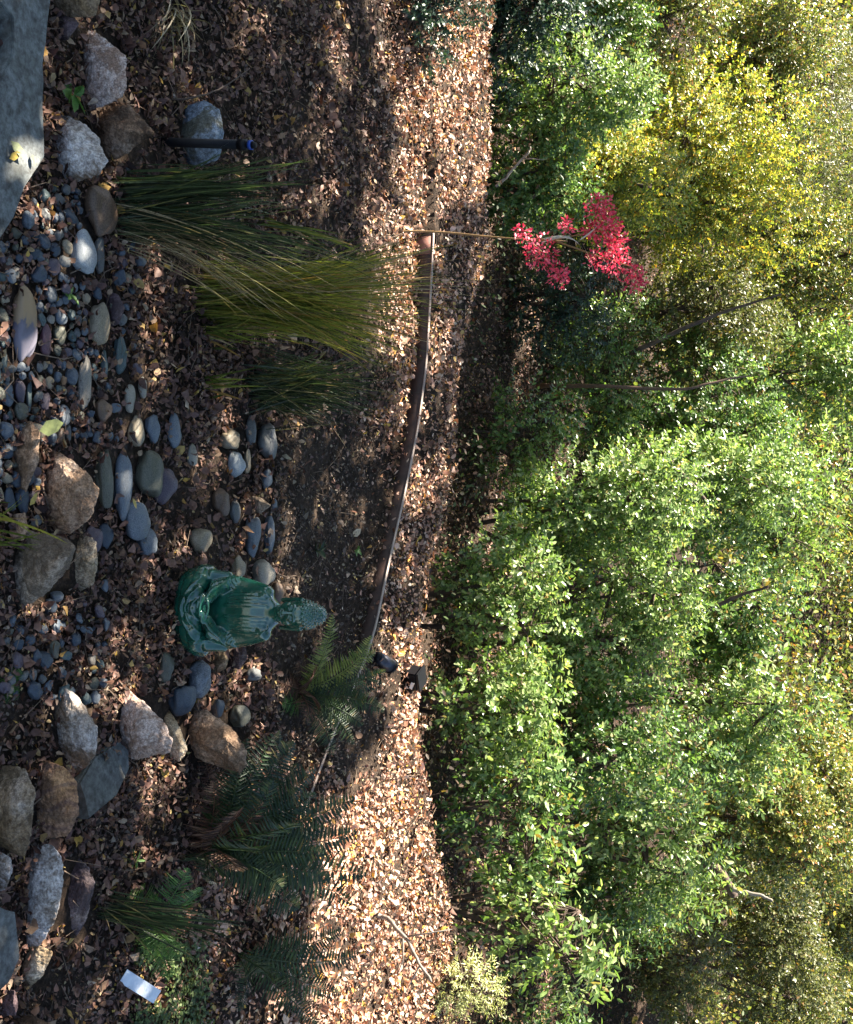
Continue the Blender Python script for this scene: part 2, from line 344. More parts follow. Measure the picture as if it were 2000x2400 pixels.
rock('rock', [(178,105),(190,60),(225,75),(300,130),(298,200),(285,230),(203,266),(180,200)], M['rk_pink'], 'pink and white rough rock beside the grey slab, left of the other angular rocks', seed=1)
rock('rock', [(203,262),(240,243),(300,235),(364,312),(300,360),(252,385),(225,330)], M['rk_brown'], 'dark brown pointed rock wedged between the pink rock and the white faced rock', seed=2)
rock('rock', [(106,300),(145,264),(200,288),(232,320),(256,380),(235,410),(165,434),(115,410)], M['rk_white'], 'brown rock with a broken white face touching the grey slab', seed=3)
rock('boulder', [(105,-60),(110,10),(175,35),(225,40),(236,0),(200,-60)], M['rk_moss'], 'grey green rounded boulder at the far left behind the slab', 'boulder', seed=4, rough=.03)
rock('boulder', [(400,300),(430,250),(480,232),(515,255),(527,310),(515,375),(470,392),(430,375)], M['rk_blue'], 'flat half buried blue grey boulder with lichen, beside the black stake', 'boulder', seed=5, rough=.025)
rock('rock', [(84,1148),(118,1048),(160,1070),(205,1105),(236,1150),(222,1205),(162,1256),(120,1240),(78,1205)], M['rk_rust'], 'large rusty brown four cornered rock, nearest rock to the row of blue stones', seed=6)
rock('rock', [(0,1300),(70,1242),(160,1258),(180,1282),(165,1330),(110,1395),(40,1437),(5,1400)], M['rk_grey'], 'big speckled grey brown boulder in front of the smaller tan rock', seed=7)
rock('rock', [(150,1250),(205,1253),(228,1268),(230,1320),(222,1372),(185,1390),(120,1382)], M['rk_tan'], 'tan rough rock partly hidden behind the big speckled boulder', seed=8, ybias=.05)
rock('rock', [(20,1150),(40,1040),(70,985),(95,1010),(92,1080),(60,1160)], M['rk_rust'], 'low flat reddish rock lying left of the rusty four cornered rock', seed=9, depth=.6, rough=.03)
rock('rock', [(18,1262),(22,1210),(60,1200),(68,1240),(55,1268)], M['rk_rust'], 'small red brown rock tucked between two big rocks', seed=10)
rock('rock', [(105,1712),(125,1640),(155,1612),(185,1632),(230,1702),(226,1770),(200,1802),(172,1795),(120,1745)], M['rk_white'], 'pale grey rock with a dark brown front, in front of the fallen slate', seed=11)
rock('rock', [(252,1700),(262,1640),(288,1605),(345,1650),(388,1690),(408,1735),(400,1765),(345,1768),(320,1782),(290,1742)], M['rk_pink'], 'cream and mauve lumpy rock with a sunlit patch on its upper left', seed=12)
rock('rock', [(350,1640),(385,1645),(420,1700),(441,1760),(422,1787),(370,1765)], M['rk_tan'], 'narrow tan rock squeezed behind the cream rock', seed=13, ybias=.05)
rock('rock', [(412,1700),(448,1650),(490,1665),(550,1712),(580,1760),(584,1795),(562,1811),(530,1806),(470,1775),(432,1745)], M['rk_rust'], 'long orange brown rock, farthest of the rocks right of the statue', seed=14)
rock('rock', [(60,1790),(110,1782),(155,1798),(182,1835),(186,1905),(160,1962),(95,1968),(60,1900)], M['rk_stripe'], 'orange and purple striped rock beside the fallen slate', seed=15)
rock('rock', [(-60,1830),(0,1795),(60,1800),(85,1860),(75,1950),(60,2010),(10,1990),(-60,1960)], M['rk_moss'], 'mossy brown rock at the bottom in front of the striped rock', seed=16)
rock('rock', [(42,2080),(75,1990),(120,1975),(148,2010),(150,2075),(132,2160),(96,2218),(58,2222),(50,2150)], M['rk_white'], 'long rock with a white and blue grey top in the right corner', seed=17)
rock('rock', [(140,1985),(172,1990),(208,2030),(224,2068),(205,2160),(165,2215),(130,2230),(120,2150)], M['rk_purple'], 'purple brown rock behind the white topped long rock', seed=18, ybias=.04)
rock('rock', [(-30,2010),(5,1998),(28,2010),(31,2040),(15,2085),(-20,2095)], M['rk_white'], 'small white and rust rock at the very bottom of the right corner', seed=19)
rock('rock', [(38,2310),(50,2250),(90,2215),(128,2230),(100,2290),(60,2325)], M['rk_tan'], 'small yellow brown rock beside the corner slab', seed=20)
rock('rock', [(-10,2380),(5,2325),(35,2320),(44,2350),(38,2382)], M['rk_purple'], 'small purple rock at the foot of the corner slab', seed=21)
rock('stone', [(128,75),(135,35),(165,30),(188,55),(160,95),(140,90)], M['rk_purple'], 'dull purple blue stone between the slab and the pink rock', seed=22, rough=.02)
rock('rock', [(10,2420),(30,2385),(80,2380),(120,2400),(110,2440)], M['rk_brown'], 'brown rock in the bottom right corner', seed=23)

def slab(name, px, z, th, label, cat='paving slab', group=None, tilt=0):
    P = np.array([at_z(X, Y, z) for X, Y in px]); org = P.mean(0); bm = bmesh.new()
    top = []
    for i in range(len(P)):
        a, b = P[i], P[(i+1)%len(P)]; n = max(2, int(np.linalg.norm(b-a)/.03))
        for k in range(n):
            q = a+(b-a)*k/n - org; j = noise.noise(Vector(q)*22)*.006
            top.append(bm.verts.new(Vector((q[0]+j, q[1]-j, q[0]*tilt))))
    f = bm.faces.new(top); r = bmesh.ops.extrude_face_region(bm, geom=[f])
    for v in r['geom']:
        if isinstance(v, bmesh.types.BMVert): v.co.z -= th; v.co.x += noise.noise(v.co*30)*.006; v.co.y += noise.noise(v.co*31)*.006
    bmesh.ops.recalc_face_normals(bm, faces=bm.faces[:])
    bmesh.ops.bevel(bm, geom=[e for e in bm.edges if abs(e.verts[0].co.z-e.verts[1].co.z) < 1e-3+abs(tilt)*.03], offset=.004, segments=2, affect='EDGES', clamp_overlap=True)
    me = bpy.data.meshes.new(name); bm.to_mesh(me); bm.free(); o = link(name, me, M['slate']); o.location = Vector(org)
    tag(o, label, cat, group); return o
slab('stone_slab', [(-60,-60),(115,-60),(122,0),(114,60),(104,150),(106,370),(60,440),(35,510),(0,565),(-60,620),(-60,240),(0,190),(28,130),(30,40)], .055, .09, 'large smooth grey slate step slab in the lower left corner with a few yellow leaves')
slab('stone_slab', [(-60,2110),(0,2122),(38,2140),(52,2238),(22,2308),(-8,2335),(-60,2340)], .06, .08, 'grey slate slab in the right bottom corner beside the white topped rock')
slab('stone_slab', [(188,1830),(232,1772),(290,1738),(312,1757),(306,1800),(262,1868),(192,1918)], .045, .06, 'dark grey slate wedge lying between the angular rocks', tilt=.25)

# ------------------------------------------------------------------ river stones
def stone_mesh(name, seed, flat=0):
    bm = bmesh.new(); bmesh.ops.create_icosphere(bm, subdivisions=4, radius=1); off = Vector((seed*5.3, seed*2.1, seed))
    rs = random.Random(seed); ax, ay = rs.uniform(-.22,.22), rs.uniform(-.22,.22)
    for v in bm.verts:
        c = v.co.copy(); k = 1+noise.noise(c*.9+off)*.34+noise.noise(c*2.0+off)*.10+noise.noise(c*6+off)*.012
        p = 2.35; q = Vector([math.copysign(abs(t)**.93, t) for t in c])
        v.co = q*k; v.co.x += ax*v.co.y*v.co.y; v.co.x *= 1+ay*v.co.y; v.co.z *= 1+ax*v.co.x
    mx = [max(abs(v.co[i]) for v in bm.verts) for i in range(3)]
    for v in bm.verts: v.co = Vector([v.co[i]/mx[i] for i in range(3)])
    me = bpy.data.meshes.new(name); bm.to_mesh(me); bm.free(); return me
SC = dict(blue=((.07,.085,.105),(.17,.195,.225)), dblue=((.03,.045,.065),(.07,.09,.12)), olive=((.06,.06,.04),(.13,.125,.09)),
          tan=((.20,.15,.09),(.36,.30,.21)), beige=((.27,.23,.17),(.42,.38,.31)), brown=((.09,.05,.03),(.19,.12,.075)), white=((.30,.32,.33),(.5,.52,.53)),
          purple=((.075,.055,.075),(.15,.11,.13)), maroon=((.11,.045,.06),(.2,.1,.12)), grey=((.10,.10,.095),(.18,.18,.175)), teal=((.05,.08,.08),(.12,.16,.16)), cream=((.2,.17,.13),(.38,.33,.27)))
for k, (a, b) in SC.items():
    a = tuple(q*.7 for q in a); b = tuple(q*.85 for q in b)
    M['s_'+k] = stonemat('stone_'+k, a, b, .0, .5)
M['s_pit'] = stonemat('stone_pitted', *SC['blue'], pits=.9); M['s_opit'] = stonemat('stone_pitted_olive', *SC['olive'], pits=.9)
M['s_vein'] = rockmat('stone_veined', [(.05,.06,.08),(.10,.12,.15),(.14,.17,.2),(.3,.33,.36)], 7, .5, .15, veins=((.5,.52,.54), 5))
def twotone():
    m_, n_, b, out = newmat('stone_two_tone'); tc = n_.nodes.new('ShaderNodeTexCoord'); v = tc.outputs['Object']; sp = n_.nodes.new('ShaderNodeSeparateXYZ')
    t = nz(n_, 2.2, 5, .6, v); n_.links.new(v, sp.inputs[0]); ma = n_.nodes.new('ShaderNodeMath'); ma.operation = 'ADD'; n_.links.new(sp.outputs[0], ma.inputs[0]); n_.links.new(t.outputs[0], ma.inputs[1])
    n_.links.new(ramp(n_, [(.36,(.30,.20,.11)),(.50,(.24,.17,.11)),(.56,(.11,.095,.12)),(.9,(.17,.155,.19))], ma.outputs[0]), b.inputs['Base Color']); b.inputs['Roughness'].default_value = .55; return m_
M['s_two'] = twotone()
STONES = []
def stone(bb, col, label, name='river_stone', cat='stone', group='smooth river stones of the creek bed', depth=1.5, rot=0, sink=.3, z=0):
    X0, X1, Y0, Y1 = bb; STONES.append(bb)
    b = gnd(X0+(X1-X0)*.35, (Y0+Y1)/2); s = scale_at(b)
    a = math.atan2(H, b[1]); semi = (X1-X0)/2*s; h = semi/math.sqrt(math.cos(a)**2+(depth*math.sin(a))**2)
    wv = (Y1-Y0)/2*s; c = at_y((X0+X1)/2, (Y0+Y1)/2, b[1]+h*depth*.4)
    g = float(terr(c[0], c[1])); c[2] = max(min(c[2], g+h*.8), g+h*(1-2*sink)) if z == 0 else c[2]
    me = stone_mesh(name, len(STONES)); o = link(name, me, M['s_'+col], smooth=True); o.location = Vector(c)
    o.scale = (wv, h*depth, h); o.rotation_euler = (rot*.3, 0, rot); tag(o, label, cat, group); return o
ST = [
 ((185,265,430,557),'brown','glossy brown round stone at the foot of the tall grass'),
 ((155,221,535,652),'white','pale blue white stone leaning beside the glossy brown stone'),
 ((215,242,555,648),'grey','thin grey stone just behind the pale blue white stone'),
 ((18,80,665,852),'two','long two toned tan and purple stone near the bottom edge'),
 ((88,116,758,842),'maroon','maroon stone tucked behind the long two toned stone'),
 ((200,249,698,810),'tan','orange tan oblong stone beside a flat blue one'),
 ((118,155,726,762),'blue','small blue stone next to the orange tan stone'),
 ((118,153,758,810),'olive','olive round stone behind the maroon stone'),
 ((178,211,832,965),'cream','long cream speckled stone lying crosswise'),
 ((262,292,788,880),'teal','slim teal grey stone above the long cream stone'),
 ((232,252,820,895),'teal','narrow blue green stone beside the slim teal stone'),
 ((0,27,893,957),'blue','blue stone half out of frame at the bottom edge, first of a row'),
 ((29,59,888,948),'purple','dark purple brown stone second in the row at the bottom edge'),
 ((60,73,893,968),'teal','thin teal edged stone at the end of the bottom row'),
 ((132,160,945,1000),'blue','blue egg shaped pebble left of the brown grey stone'),
 ((88,114,915,965),'purple','small mauve stone beside the blue egg shaped pebble'),
 ((213,256,935,992),'brown','brown grey round stone between cream and pale speckled stones'),
 ((285,313,900,972),'beige','pale speckled stone lying alone on brown leaves'),
 ((320,344,880,935),'beige','small pale flaky stone above the pale speckled one'),
 ((295,334,972,1048),'tan','tan grey stone left of a pair of blue ones'),
 ((335,371,968,1040),'pit','blue grey stone, left one of a leaning pair'),
 ((384,424,968,1052),'pit','blue grey pitted stone, right one of a leaning pair'),
 ((124,151,998,1042),'brown','small brown pebble left of the rusty four cornered rock'),
 ((150,166,992,1036),'grey','narrow grey pebble touching a small brown pebble'),
 ((215,259,1045,1192),'olive','long dark olive stone, first in the row beside the rusty rock'),
 ((260,306,1052,1222),'pit','longest blue pitted stone in the row beside the rusty rock'),
 ((305,378,1055,1166),'opit','big round olive pitted stone, tallest in the row'),
 ((352,411,1085,1184),'purple','dark mauve stone behind the big round olive stone'),
 ((275,344,1172,1267),'pit','blue grey rounded stone right of the big olive stone'),
 ((311,364,1234,1307),'blue','smooth light blue stone at the right end of the stone row'),
 ((228,262,1225,1290),'dblue','dark slate stone behind the tan rough rock'),
 ((195,236,1232,1300),'purple','dark mauve stone touching the tan rough rock'),
 ((434,461,1036,1092),'beige','pale egg shaped stone alone on the leaves'),
 ((508,560,1003,1060),'tan','yellow tan stone beside the sunlit streak'),
 ((572,600,972,1047),'grey','thin grey stone leaning on the dark round stone'),
 ((594,646,988,1080),'grey','dark grey round stone with a small sunlit spot'),
 ((530,571,1058,1120),'white','white and grey mottled stone below the dark round stone'),
 ((568,588,1052,1112),'tan','thin tan stone behind the mottled one'),
 ((608,636,1098,1148),'blue','slim blue stone pointing up from the soil edge'),
 ((490,533,1143,1212),'brown','red brown stone at the end of the sunlit streak'),
 ((534,561,1172,1227),'grey','grey flecked stone beside the red brown stone'),
 ((634,650,1168,1197),'blue','tiny blue stone touching the wedge shaped one'),
 ((565,606,1208,1307),'blue','blue slate cobble, nearer of two parallel ones'),
 ((613,644,1208,1302),'blue','blue slate cobble, farther of two parallel ones'),
 ((438,492,1238,1297),'tan','olive tan stone in front of the statue on its left'),
 ((533,574,1298,1360),'tan','yellowish egg stone nearest the statue on its left'),
 ((578,639,1308,1380),'beige','large beige egg stone behind the shoulder of the statue'),
 ((628,666,1360,1418),'brown','pink brown stone behind the neck of the statue'),
 ((360,403,1526,1602),'olive','green grey stone right of the statue base'),
 ((430,491,1546,1637),'vein','blue stone with white veins leaning at the statue knee'),
 ((385,448,1598,1678),'dblue','dark navy stone behind the cream rock'),
 ((568,609,1563,1597),'grey','small dark stone with a pale tip right of the statue'),
 ((488,521,1636,1682),'dblue','dark blue stone behind the long orange brown rock'),
 ((530,581,1648,1702),'olive','dark olive stone at the upper end of the long orange rock'),
 ((204,231,1618,1652),'blue','small blue stone between the two pale angular rocks'),
 ((0,30,1140,1200),'dblue','dark blue stone at the bottom edge before the rusty rock'),
 ((32,66,1142,1205),'dblue','dark blue stone leaning on the rusty rock'),
 ((100,130,1400,1440),'dblue','dark blue stone behind the big speckled boulder'),
 ((112,146,1385,1412),'blue','blue grey stone in the shade behind the big speckled boulder'),
 ((0,16,820,880),'teal','small teal stone cut off by the bottom edge'),
 ((150,180,860,905),'blue','blue round pebble beside the long cream stone'),
]
for bb, c, l in ST: stone(bb, c, l)
rock('stone', [(246,725),(255,682),(278,690),(294,722),(280,760),(258,768)], M['rk_purple'], 'flat blue angular stone behind the orange tan oblong stone', 'stone', seed=31, rough=.02, depth=.7)
rock('stone', [(582,1182),(585,1160),(612,1166),(637,1185),(610,1205)], M['rk_grey'], 'beige grey wedge shaped stone on the soil edge', 'stone', seed=32, rough=.02)
rock('stone', [(492,1556),(500,1528),(525,1525),(537,1545),(530,1568),(508,1578)], M['rk_tan'], 'tan chipped stone touching the statue on its right', 'stone', seed=33, rough=.03)
rock('stone', [(535,1530),(545,1512),(575,1515),(582,1540),(562,1570),(545,1560)], M['rk_purple'], 'mauve brown flat stone behind the tan chipped stone', 'stone', seed=34, rough=.03)

# small pebbles of the creek bed
PROT = [stone_mesh('pebble', 200+i) for i in range(10)]
PCOL = [('blue','small blue grey pebble in the dry creek bed'),('dblue','small dark slate pebble in the dry creek bed'),('grey','small plain grey pebble in the dry creek bed'),
        ('tan','small tan pebble in the dry creek bed'),('olive','small olive pebble in the dry creek bed'),('purple','small mauve pebble in the dry creek bed'),('teal','small teal pebble in the dry creek bed'),('cream','small cream white pebble in the dry creek bed')]
PW = [26,24,10,8,14,14,10,2]
pmesh = {}
for cn, _ in PCOL:
    for i in range(10):
        me = PROT[i].copy(); me.materials.clear(); me.materials.append(M['s_'+cn]); pmesh[cn,i] = me
BIGS = [(84,236,1048,1256),(0,180,1242,1437),(120,232,1250,1390),(105,256,264,434)]
placed = []; tries = 0; rp = random.Random(5)
while len(placed) < 285 and tries < 9000:
    tries += 1
    if rp.random() < .93: Y = rp.uniform(420,1180); X = rp.uniform(-20, 225-.12*abs(Y-850))
    else:
        Y = rp.uniform(1180,1640); X = rp.uniform(0,240)
        if rp.random() < .35: X, Y = rp.uniform(115,320), rp.uniform(390,1100)
    w_ = rp.uniform(8,22)*(1.15 if X < 160 else .85); h_ = w_*rp.uniform(.5,.85)
    if Y < 560 and X < (560-Y)*.62+20: continue
    if any(a0-h_*.5 < X < a1+h_*.5 and b0-w_*.5 < Y < b1+w_*.5 for a0,a1,b0,b1 in STONES+BIGS): continue
    if any(abs(X-q[0]) < (h_+q[2])*.72 and abs(Y-q[1]) < (w_+q[3])*.8 for q in placed): continue
    if 395 < X and 1300 < Y < 1560: continue
    placed.append((X, Y, h_, w_))
for (X, Y, h_, w_) in placed:
    cn, lab = rp.choices(PCOL, PW)[0]; p = gnd(X, Y); s = scale_at(p)
    o = bpy.data.objects.new('pebble', pmesh[cn, rp.randrange(10)]); COL.objects.link(o)
    o.scale = (w_*s, w_*s*rp.uniform(.7,1), h_*s*.85); o.rotation_euler = (rp.uniform(-.4,.4), rp.uniform(-.4,.4), rp.uniform(0,6.3))
    o.location = (p[0], p[1], p[2]+h_*s*rp.uniform(.3,.8)+.003); tag(o, lab, 'pebble', 'pebbles of the dry creek bed')
for me in PROT: bpy.data.meshes.remove(me)

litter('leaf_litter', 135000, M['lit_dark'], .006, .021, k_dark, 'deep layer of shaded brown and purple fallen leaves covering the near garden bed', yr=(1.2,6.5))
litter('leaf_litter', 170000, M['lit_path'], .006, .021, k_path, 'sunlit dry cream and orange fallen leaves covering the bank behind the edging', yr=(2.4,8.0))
litter('soil_debris', 60000, M['lit_fine'], .004, .013, k_fine, 'fine dark bark crumbs and leaf bits on the bare soil behind the statue', yr=(1.2,4.6), lift=.006)

def twig_litter():
    r = np.random.default_rng(44); a = Acc()
    for i in range(900):
        y = r.uniform(1.6,4.8); x = r.uniform(-1,1)*(.5*y+.2); L = r.uniform(.03,.14); th = r.uniform(0,3.14); p = np.array([x, y, float(terr(x,y))+r.uniform(.004,.016)])
        d = np.array([math.cos(th), math.sin(th), r.normal(0,.12)])*L/2; o_ = r.normal(0,.006,3)
        a.tube(np.array([p-d, p+o_, p+d]), r.uniform(.0006,.0018), .0005, 4)
    tag(link('twig_litter', a.mesh('twig_litter'), plain('twig_mat', (.16,.11,.075), .8, var=.5)), 'thin dry twigs scattered through the fallen leaves', 'twigs', kind='stuff')
twig_litter()
# ------------------------------------------------------------------ steel edging
def edging():
    m_, n_, b, out = newmat('rusty_steel'); v = objvec(n_, False); t = nz(n_, 30, 7, .7, v)
    n_.links.new(ramp(n_, [(.3,(.022,.011,.008)),(.55,(.055,.026,.018)),(.75,(.11,.055,.038))], t.outputs[0]), b.inputs['Base Color'])
    b.inputs['Roughness'].default_value = .6; b.inputs['Metallic'].default_value = .1; bumpn(n_, b, t.outputs[0], .3, .003)
    root = empty('lawn_edging', (EDGE[0,0], EDGE[0,1], 0), 'long thin rusty brown metal edging strip bending between the soil and the leafy path', 'edging')
    a = Acc(); x = np.linspace(EDGE[0,0], EDGE[-1,0], 120); y = edge_y(x)
    # smooth the polyline
    k = np.ones(9)/9; y = np.convolve(np.pad(y, 4, mode='edge'), k, 'valid')
    zt = .056+.003*np.sin(x*3)-.004*sstep(-.5,.3,x); th = .010; zt = zt - .026*sstep(EDGE[-6,0], EDGE[-3,0], x)
    n = len(x); rows = []
    for (dy, z) in ((0,-.03),(0,zt-.002),(.002,zt),(th-.002,zt),(th,zt-.002),(th,-.03)):
        rows.append(np.stack([x, y+dy-.006, np.broadcast_to(z, x.shape)], -1))
    V = np.stack(rows, 1); r = 6
    i, j = np.meshgrid(np.arange(n-1), np.arange(r), indexing='ij'); j2 = (j+1)%r
    Q = np.stack([i*r+j, (i+1)*r+j, (i+1)*r+j2, i*r+j2], -1).reshape(-1)
    a.add(V.reshape(-1,3), list(Q)+list(range(r))+[(n-1)*r+q for q in range(r)][::-1], [4]*((n-1)*r)+[r,r])
    o = link('strip', local(a, root.location).mesh('strip'), m_, root)
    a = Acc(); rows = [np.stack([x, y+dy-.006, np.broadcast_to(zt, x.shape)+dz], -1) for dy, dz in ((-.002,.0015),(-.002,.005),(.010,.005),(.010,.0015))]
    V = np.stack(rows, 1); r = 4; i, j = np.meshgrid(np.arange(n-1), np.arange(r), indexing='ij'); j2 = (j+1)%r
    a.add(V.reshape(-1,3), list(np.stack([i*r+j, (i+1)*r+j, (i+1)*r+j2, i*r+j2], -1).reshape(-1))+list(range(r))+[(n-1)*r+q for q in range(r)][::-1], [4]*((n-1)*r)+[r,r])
    link('rim', local(a, root.location).mesh('rim'), plain('rim_sunlit_tint', (.34,.26,.22), .45), root)  # cap strip whose lighter colour paints the sunlit line along the top
    # lighter plate painting the sunlit patch on the face near its left end
    a = Acc(); X0 = EDGE[0,0]+.0; c = np.array([X0+.045, float(edge_y(X0+.045))-.0095, .022])
    bx = np.array([[-1,-1,-1],[1,-1,-1],[1,1,-1],[-1,1,-1],[-1,-1,1],[1,-1,1],[1,1,1],[-1,1,1]])*np.array([.03,.0025,.03])+c
    a.add(bx, [0,3,2,1,4,5,6,7,0,1,5,4,1,2,6,5,2,3,7,6,3,0,4,7], [4]*6)
    link('sunlit_patch', local(a, root.location).mesh('sunlit_patch'), plain('rust_sunlit_tint', (.26,.11,.08), .6), root)
edging()

# ------------------------------------------------------------------ statue
def statue():
    m_, n_, b, out = newmat('green_glaze'); v = objvec(n_, False); t = nz(n_, 22, 5, .6, v, .5)
    g = n_.nodes.new('ShaderNodeNewGeometry')
    c = ramp(n_, [(.3,(.005,.04,.024)),(.55,(.010,.078,.05)),(.75,(.02,.12,.085))], t.outputs[0])
    c = mixc(n_, c, (.13,.27,.24), ramp(n_, [(.515,(0,0,0)),(.62,(.5,.5,.5))], g.outputs['Pointiness']))
    t2 = nz(n_, 9, 4, .6, v, 1.5)
    c = mixc(n_, c, (.09,.06,.02), ramp(n_, [(.60,(0,0,0)),(.72,(.6,.6,.6))], t2.outputs[0]))
    n_.links.new(c, b.inputs['Base Color']); b.inputs['Roughness'].default_value = .22; b.inputs['Coat Weight'].default_value = 1
    b.inputs['Coat Roughness'].default_value = .05; bumpn(n_, b, t.outputs[0], .15, .004)
    ICO = {}
    for sub in (2,3):
        q = bmesh.new(); bmesh.ops.create_icosphere(q, subdivisions=sub, radius=1)
        ICO[sub] = (np.array([v_.co[:] for v_ in q.verts]), np.array([[v_.index for v_ in f_.verts] for f_ in q.faces])); q.free()
    def ell(bm, c, r, rot=None, seg=3):
        V, Fc = ICO[seg]; bm.add(V*np.array(r)+np.array(c), Fc.ravel(), [3]*len(Fc))
    def ell2(bm, c, r): ell(bm, tuple(c), (r,r,r), seg=2)
    def limb(bm, a, b_, r0, r1, n=10):
        a, b_ = Vector(a), Vector(b_)
        for i in range(n+1):
            t_ = i/n; ell2(bm, a.lerp(b_, t_), r0+(r1-r0)*t_)
    def chain(bm, pts, rads):
        for i in range(len(pts)-1): 
            L = (Vector(pts[i])-Vector(pts[i+1])).length; limb(bm, pts[i], pts[i+1], rads[i], rads[i+1], max(2, int(L/(.35*min(rads[i],rads[i+1])))))
    def loft(bm, rows, k=40, e=2.0):
        an = np.arange(k)/k*2*math.pi; cx, sy = np.cos(an), np.sin(an)
        V = np.concatenate([np.stack([rx*np.sign(cx)*np.abs(cx)**(2/e), cy+ry*np.sign(sy)*np.abs(sy)**(2/e), np.full(k, z)], -1) for (z, cy, rx, ry) in rows])
        n = len(rows); i, j = np.meshgrid(np.arange(n-1), np.arange(k), indexing='ij'); j2 = (j+1)%k
        Q = np.stack([i*k+j, i*k+j2, (i+1)*k+j2, (i+1)*k+j], -1).reshape(-1)
        bm.add(V, list(Q)+list(range(k))[::-1]+[(n-1)*k+q for q in range(k)], [4]*((n-1)*k)+[k,k])
    bm = Acc()
    # seat / robe skirt, knees, shins
    loft(bm, [(0,-.012,.104,.078),(.012,-.014,.112,.086),(.03,-.014,.112,.086),(.045,-.01,.100,.076),(.058,-.004,.085,.06)], e=2.3)
    for s in (-1,1):
        chain(bm, [(s*.038,.015,.055),(s*.082,-.03,.046)], [.042,.037])
        chain(bm, [(s*.084,-.042,.042),(s*.03,-.078,.040)], [.033,.026])
    chain(bm, [(.06,-.07,.05),(-.045,-.078,.056)], [.024,.018])
    # torso: tapering upward with sloped shoulders
    loft(bm, [(.04,.005,.070,.05),(.09,.004,.068,.047),(.14,.002,.063,.045),(.18,.002,.061,.042),(.205,.003,.059,.037),(.225,.004,.056,.031),(.242,.005,.050,.026),(.256,.005,.038,.023),(.268,.005,.026,.021)], e=2.3)
    for s in (-1,1):      # sleeves
        chain(bm, [(s*.050,.0,.232),(s*.062,-.004,.18),(s*.072,-.014,.118),(s*.056,-.05,.098),(s*.026,-.074,.092)], [.022,.023,.024,.020,.014])
        chain(bm, [(s*.086,-.018,.112),(s*.088,-.045,.075)], [.017,.016])     # hanging sleeve onto the knee
    bV = np.concatenate(bm.V); bF = np.concatenate(bm.F); pol = []; o_ = 0
    for z_ in np.concatenate(bm.Z): pol.append([int(q_) for q_ in bF[o_:o_+z_]]); o_ += z_
    bvh = BVHTree.FromPolygons([tuple(map(float, q_)) for q_ in bV], pol)
    def fold(pts, r0, r1, n=26, dirv=(0,1,-.25)):
        dv = Vector(dirv).normalized(); P = [Vector(p) for p in pts]; last = None
        for i in range(n+1):
            u = i/n*(len(P)-1); k = min(int(u), len(P)-2); f_ = u-k
            p0 = P[max(k-1,0)]; p1 = P[k]; p2 = P[k+1]; p3 = P[min(k+2,len(P)-1)]
            q = .5*((2*p1)+(-p0+p2)*f_+(2*p0-5*p1+4*p2-p3)*f_*f_+(-p0+3*p1-3*p2+p3)*f_**3)
            h_ = bvh.ray_cast(Vector((q.x, -.4, q.z+.4*.25/1.0*0+.1)), dv) if dirv[2] else bvh.ray_cast(Vector((q.x,-.4,q.z)), Vector((0,1,0)))
            if h_[0] is None: continue
            c_ = h_[0]; t_ = i/n; r = (r0+(r1-r0)*t_)*(.55+.45*math.sin(math.pi*t_))
            if last is not None and (c_-last).length < .03:
                for w_ in (0,.5): ell2(bm, last.lerp(c_, w_+.5), r)
            last = c_
    F0 = (0,1,0)
    # robe edges and vertical folds down the chest
    for s in (-1,1):
        for i, (xa, xb, r) in enumerate([(.015,.014,.0060),(.025,.022,.0040),(.034,.031,.0046),(.043,.041,.0040),(.052,.051,.0040)]):
            fold([(s*xa,0,.250-i*.004),(s*(xa+.002),0,.19),(s*xb,0,.125+.004*i)], r, r, 40, F0)
    # draped folds over the lap and knees
    for i in range(3):
        w0 = .026+.024*i; z0 = .080-.008*i
        fold([(-w0-.012,0,z0+.004),(-w0*.6,0,z0-.022-.003*i),(0,0,z0-.034-.0055*i),(w0*.6,0,z0-.022-.003*i),(w0+.012,0,z0+.004)], .0042, .0042, 46, F0)
    for s in (-1,1):
        for i in range(3):
            fold([(s*(.052+.010*i),0,.104-.002*i),(s*(.070+.006*i),0,.078-.006*i),(s*(.088+.0035*i),0,.050-.007*i)], .0042, .0028, 26, F0)
        for i in range(4):
            fold([(s*(.050+.008*i),0,.135+.006*i),(s*(.066+.006*i),0,.12+.008*i),(s*(.088+.001*i),0,.128+.012*i)], .0036, .003, 20, F0)
        fold([(s*.024,0,.094),(s*.046,0,.102),(s*.070,0,.122)], .006, .005, 24, F0)
        fold([(s*.03,0,.255),(s*.05,0,.243),(s*.062,0,.222)], .004, .003, 14, F0)
    # hands resting in the lap: palms, fingers, thumbs meeting
    for s in (-1,1):
        ell(bm, (s*.022,-.088,.086+.004*s), (.018,.013,.0085))
        for k in range(4):
            y0 = -.098+.0065*k; z0 = .079+.0045*s+.001*k
            chain(bm, [(s*.020,y0,z0+.001),(s*.004,y0-.001,z0-.001),(-s*(.014-.0015*abs(k-1)),y0+.001,z0)], [.0043,.0040,.0032])
        chain(bm, [(s*.026,-.086,.092),(s*.017,-.090,.101),(s*.002,-.089,.1045)], [.0052,.0046,.0036])
    # low plinth ring
    loft(bm, [(-.012,-.014,.108,.080),(.0,-.014,.110,.083),(.006,-.014,.110,.083)], e=2.3)
    root_p = gnd(412, 1437); root_p[1] += .075; root_p[2] = float(terr(root_p[0], root_p[1]))+.008
    root = empty('buddha_statue', root_p, 'green glazed ceramic seated buddha statue with hands in its lap', 'statue')
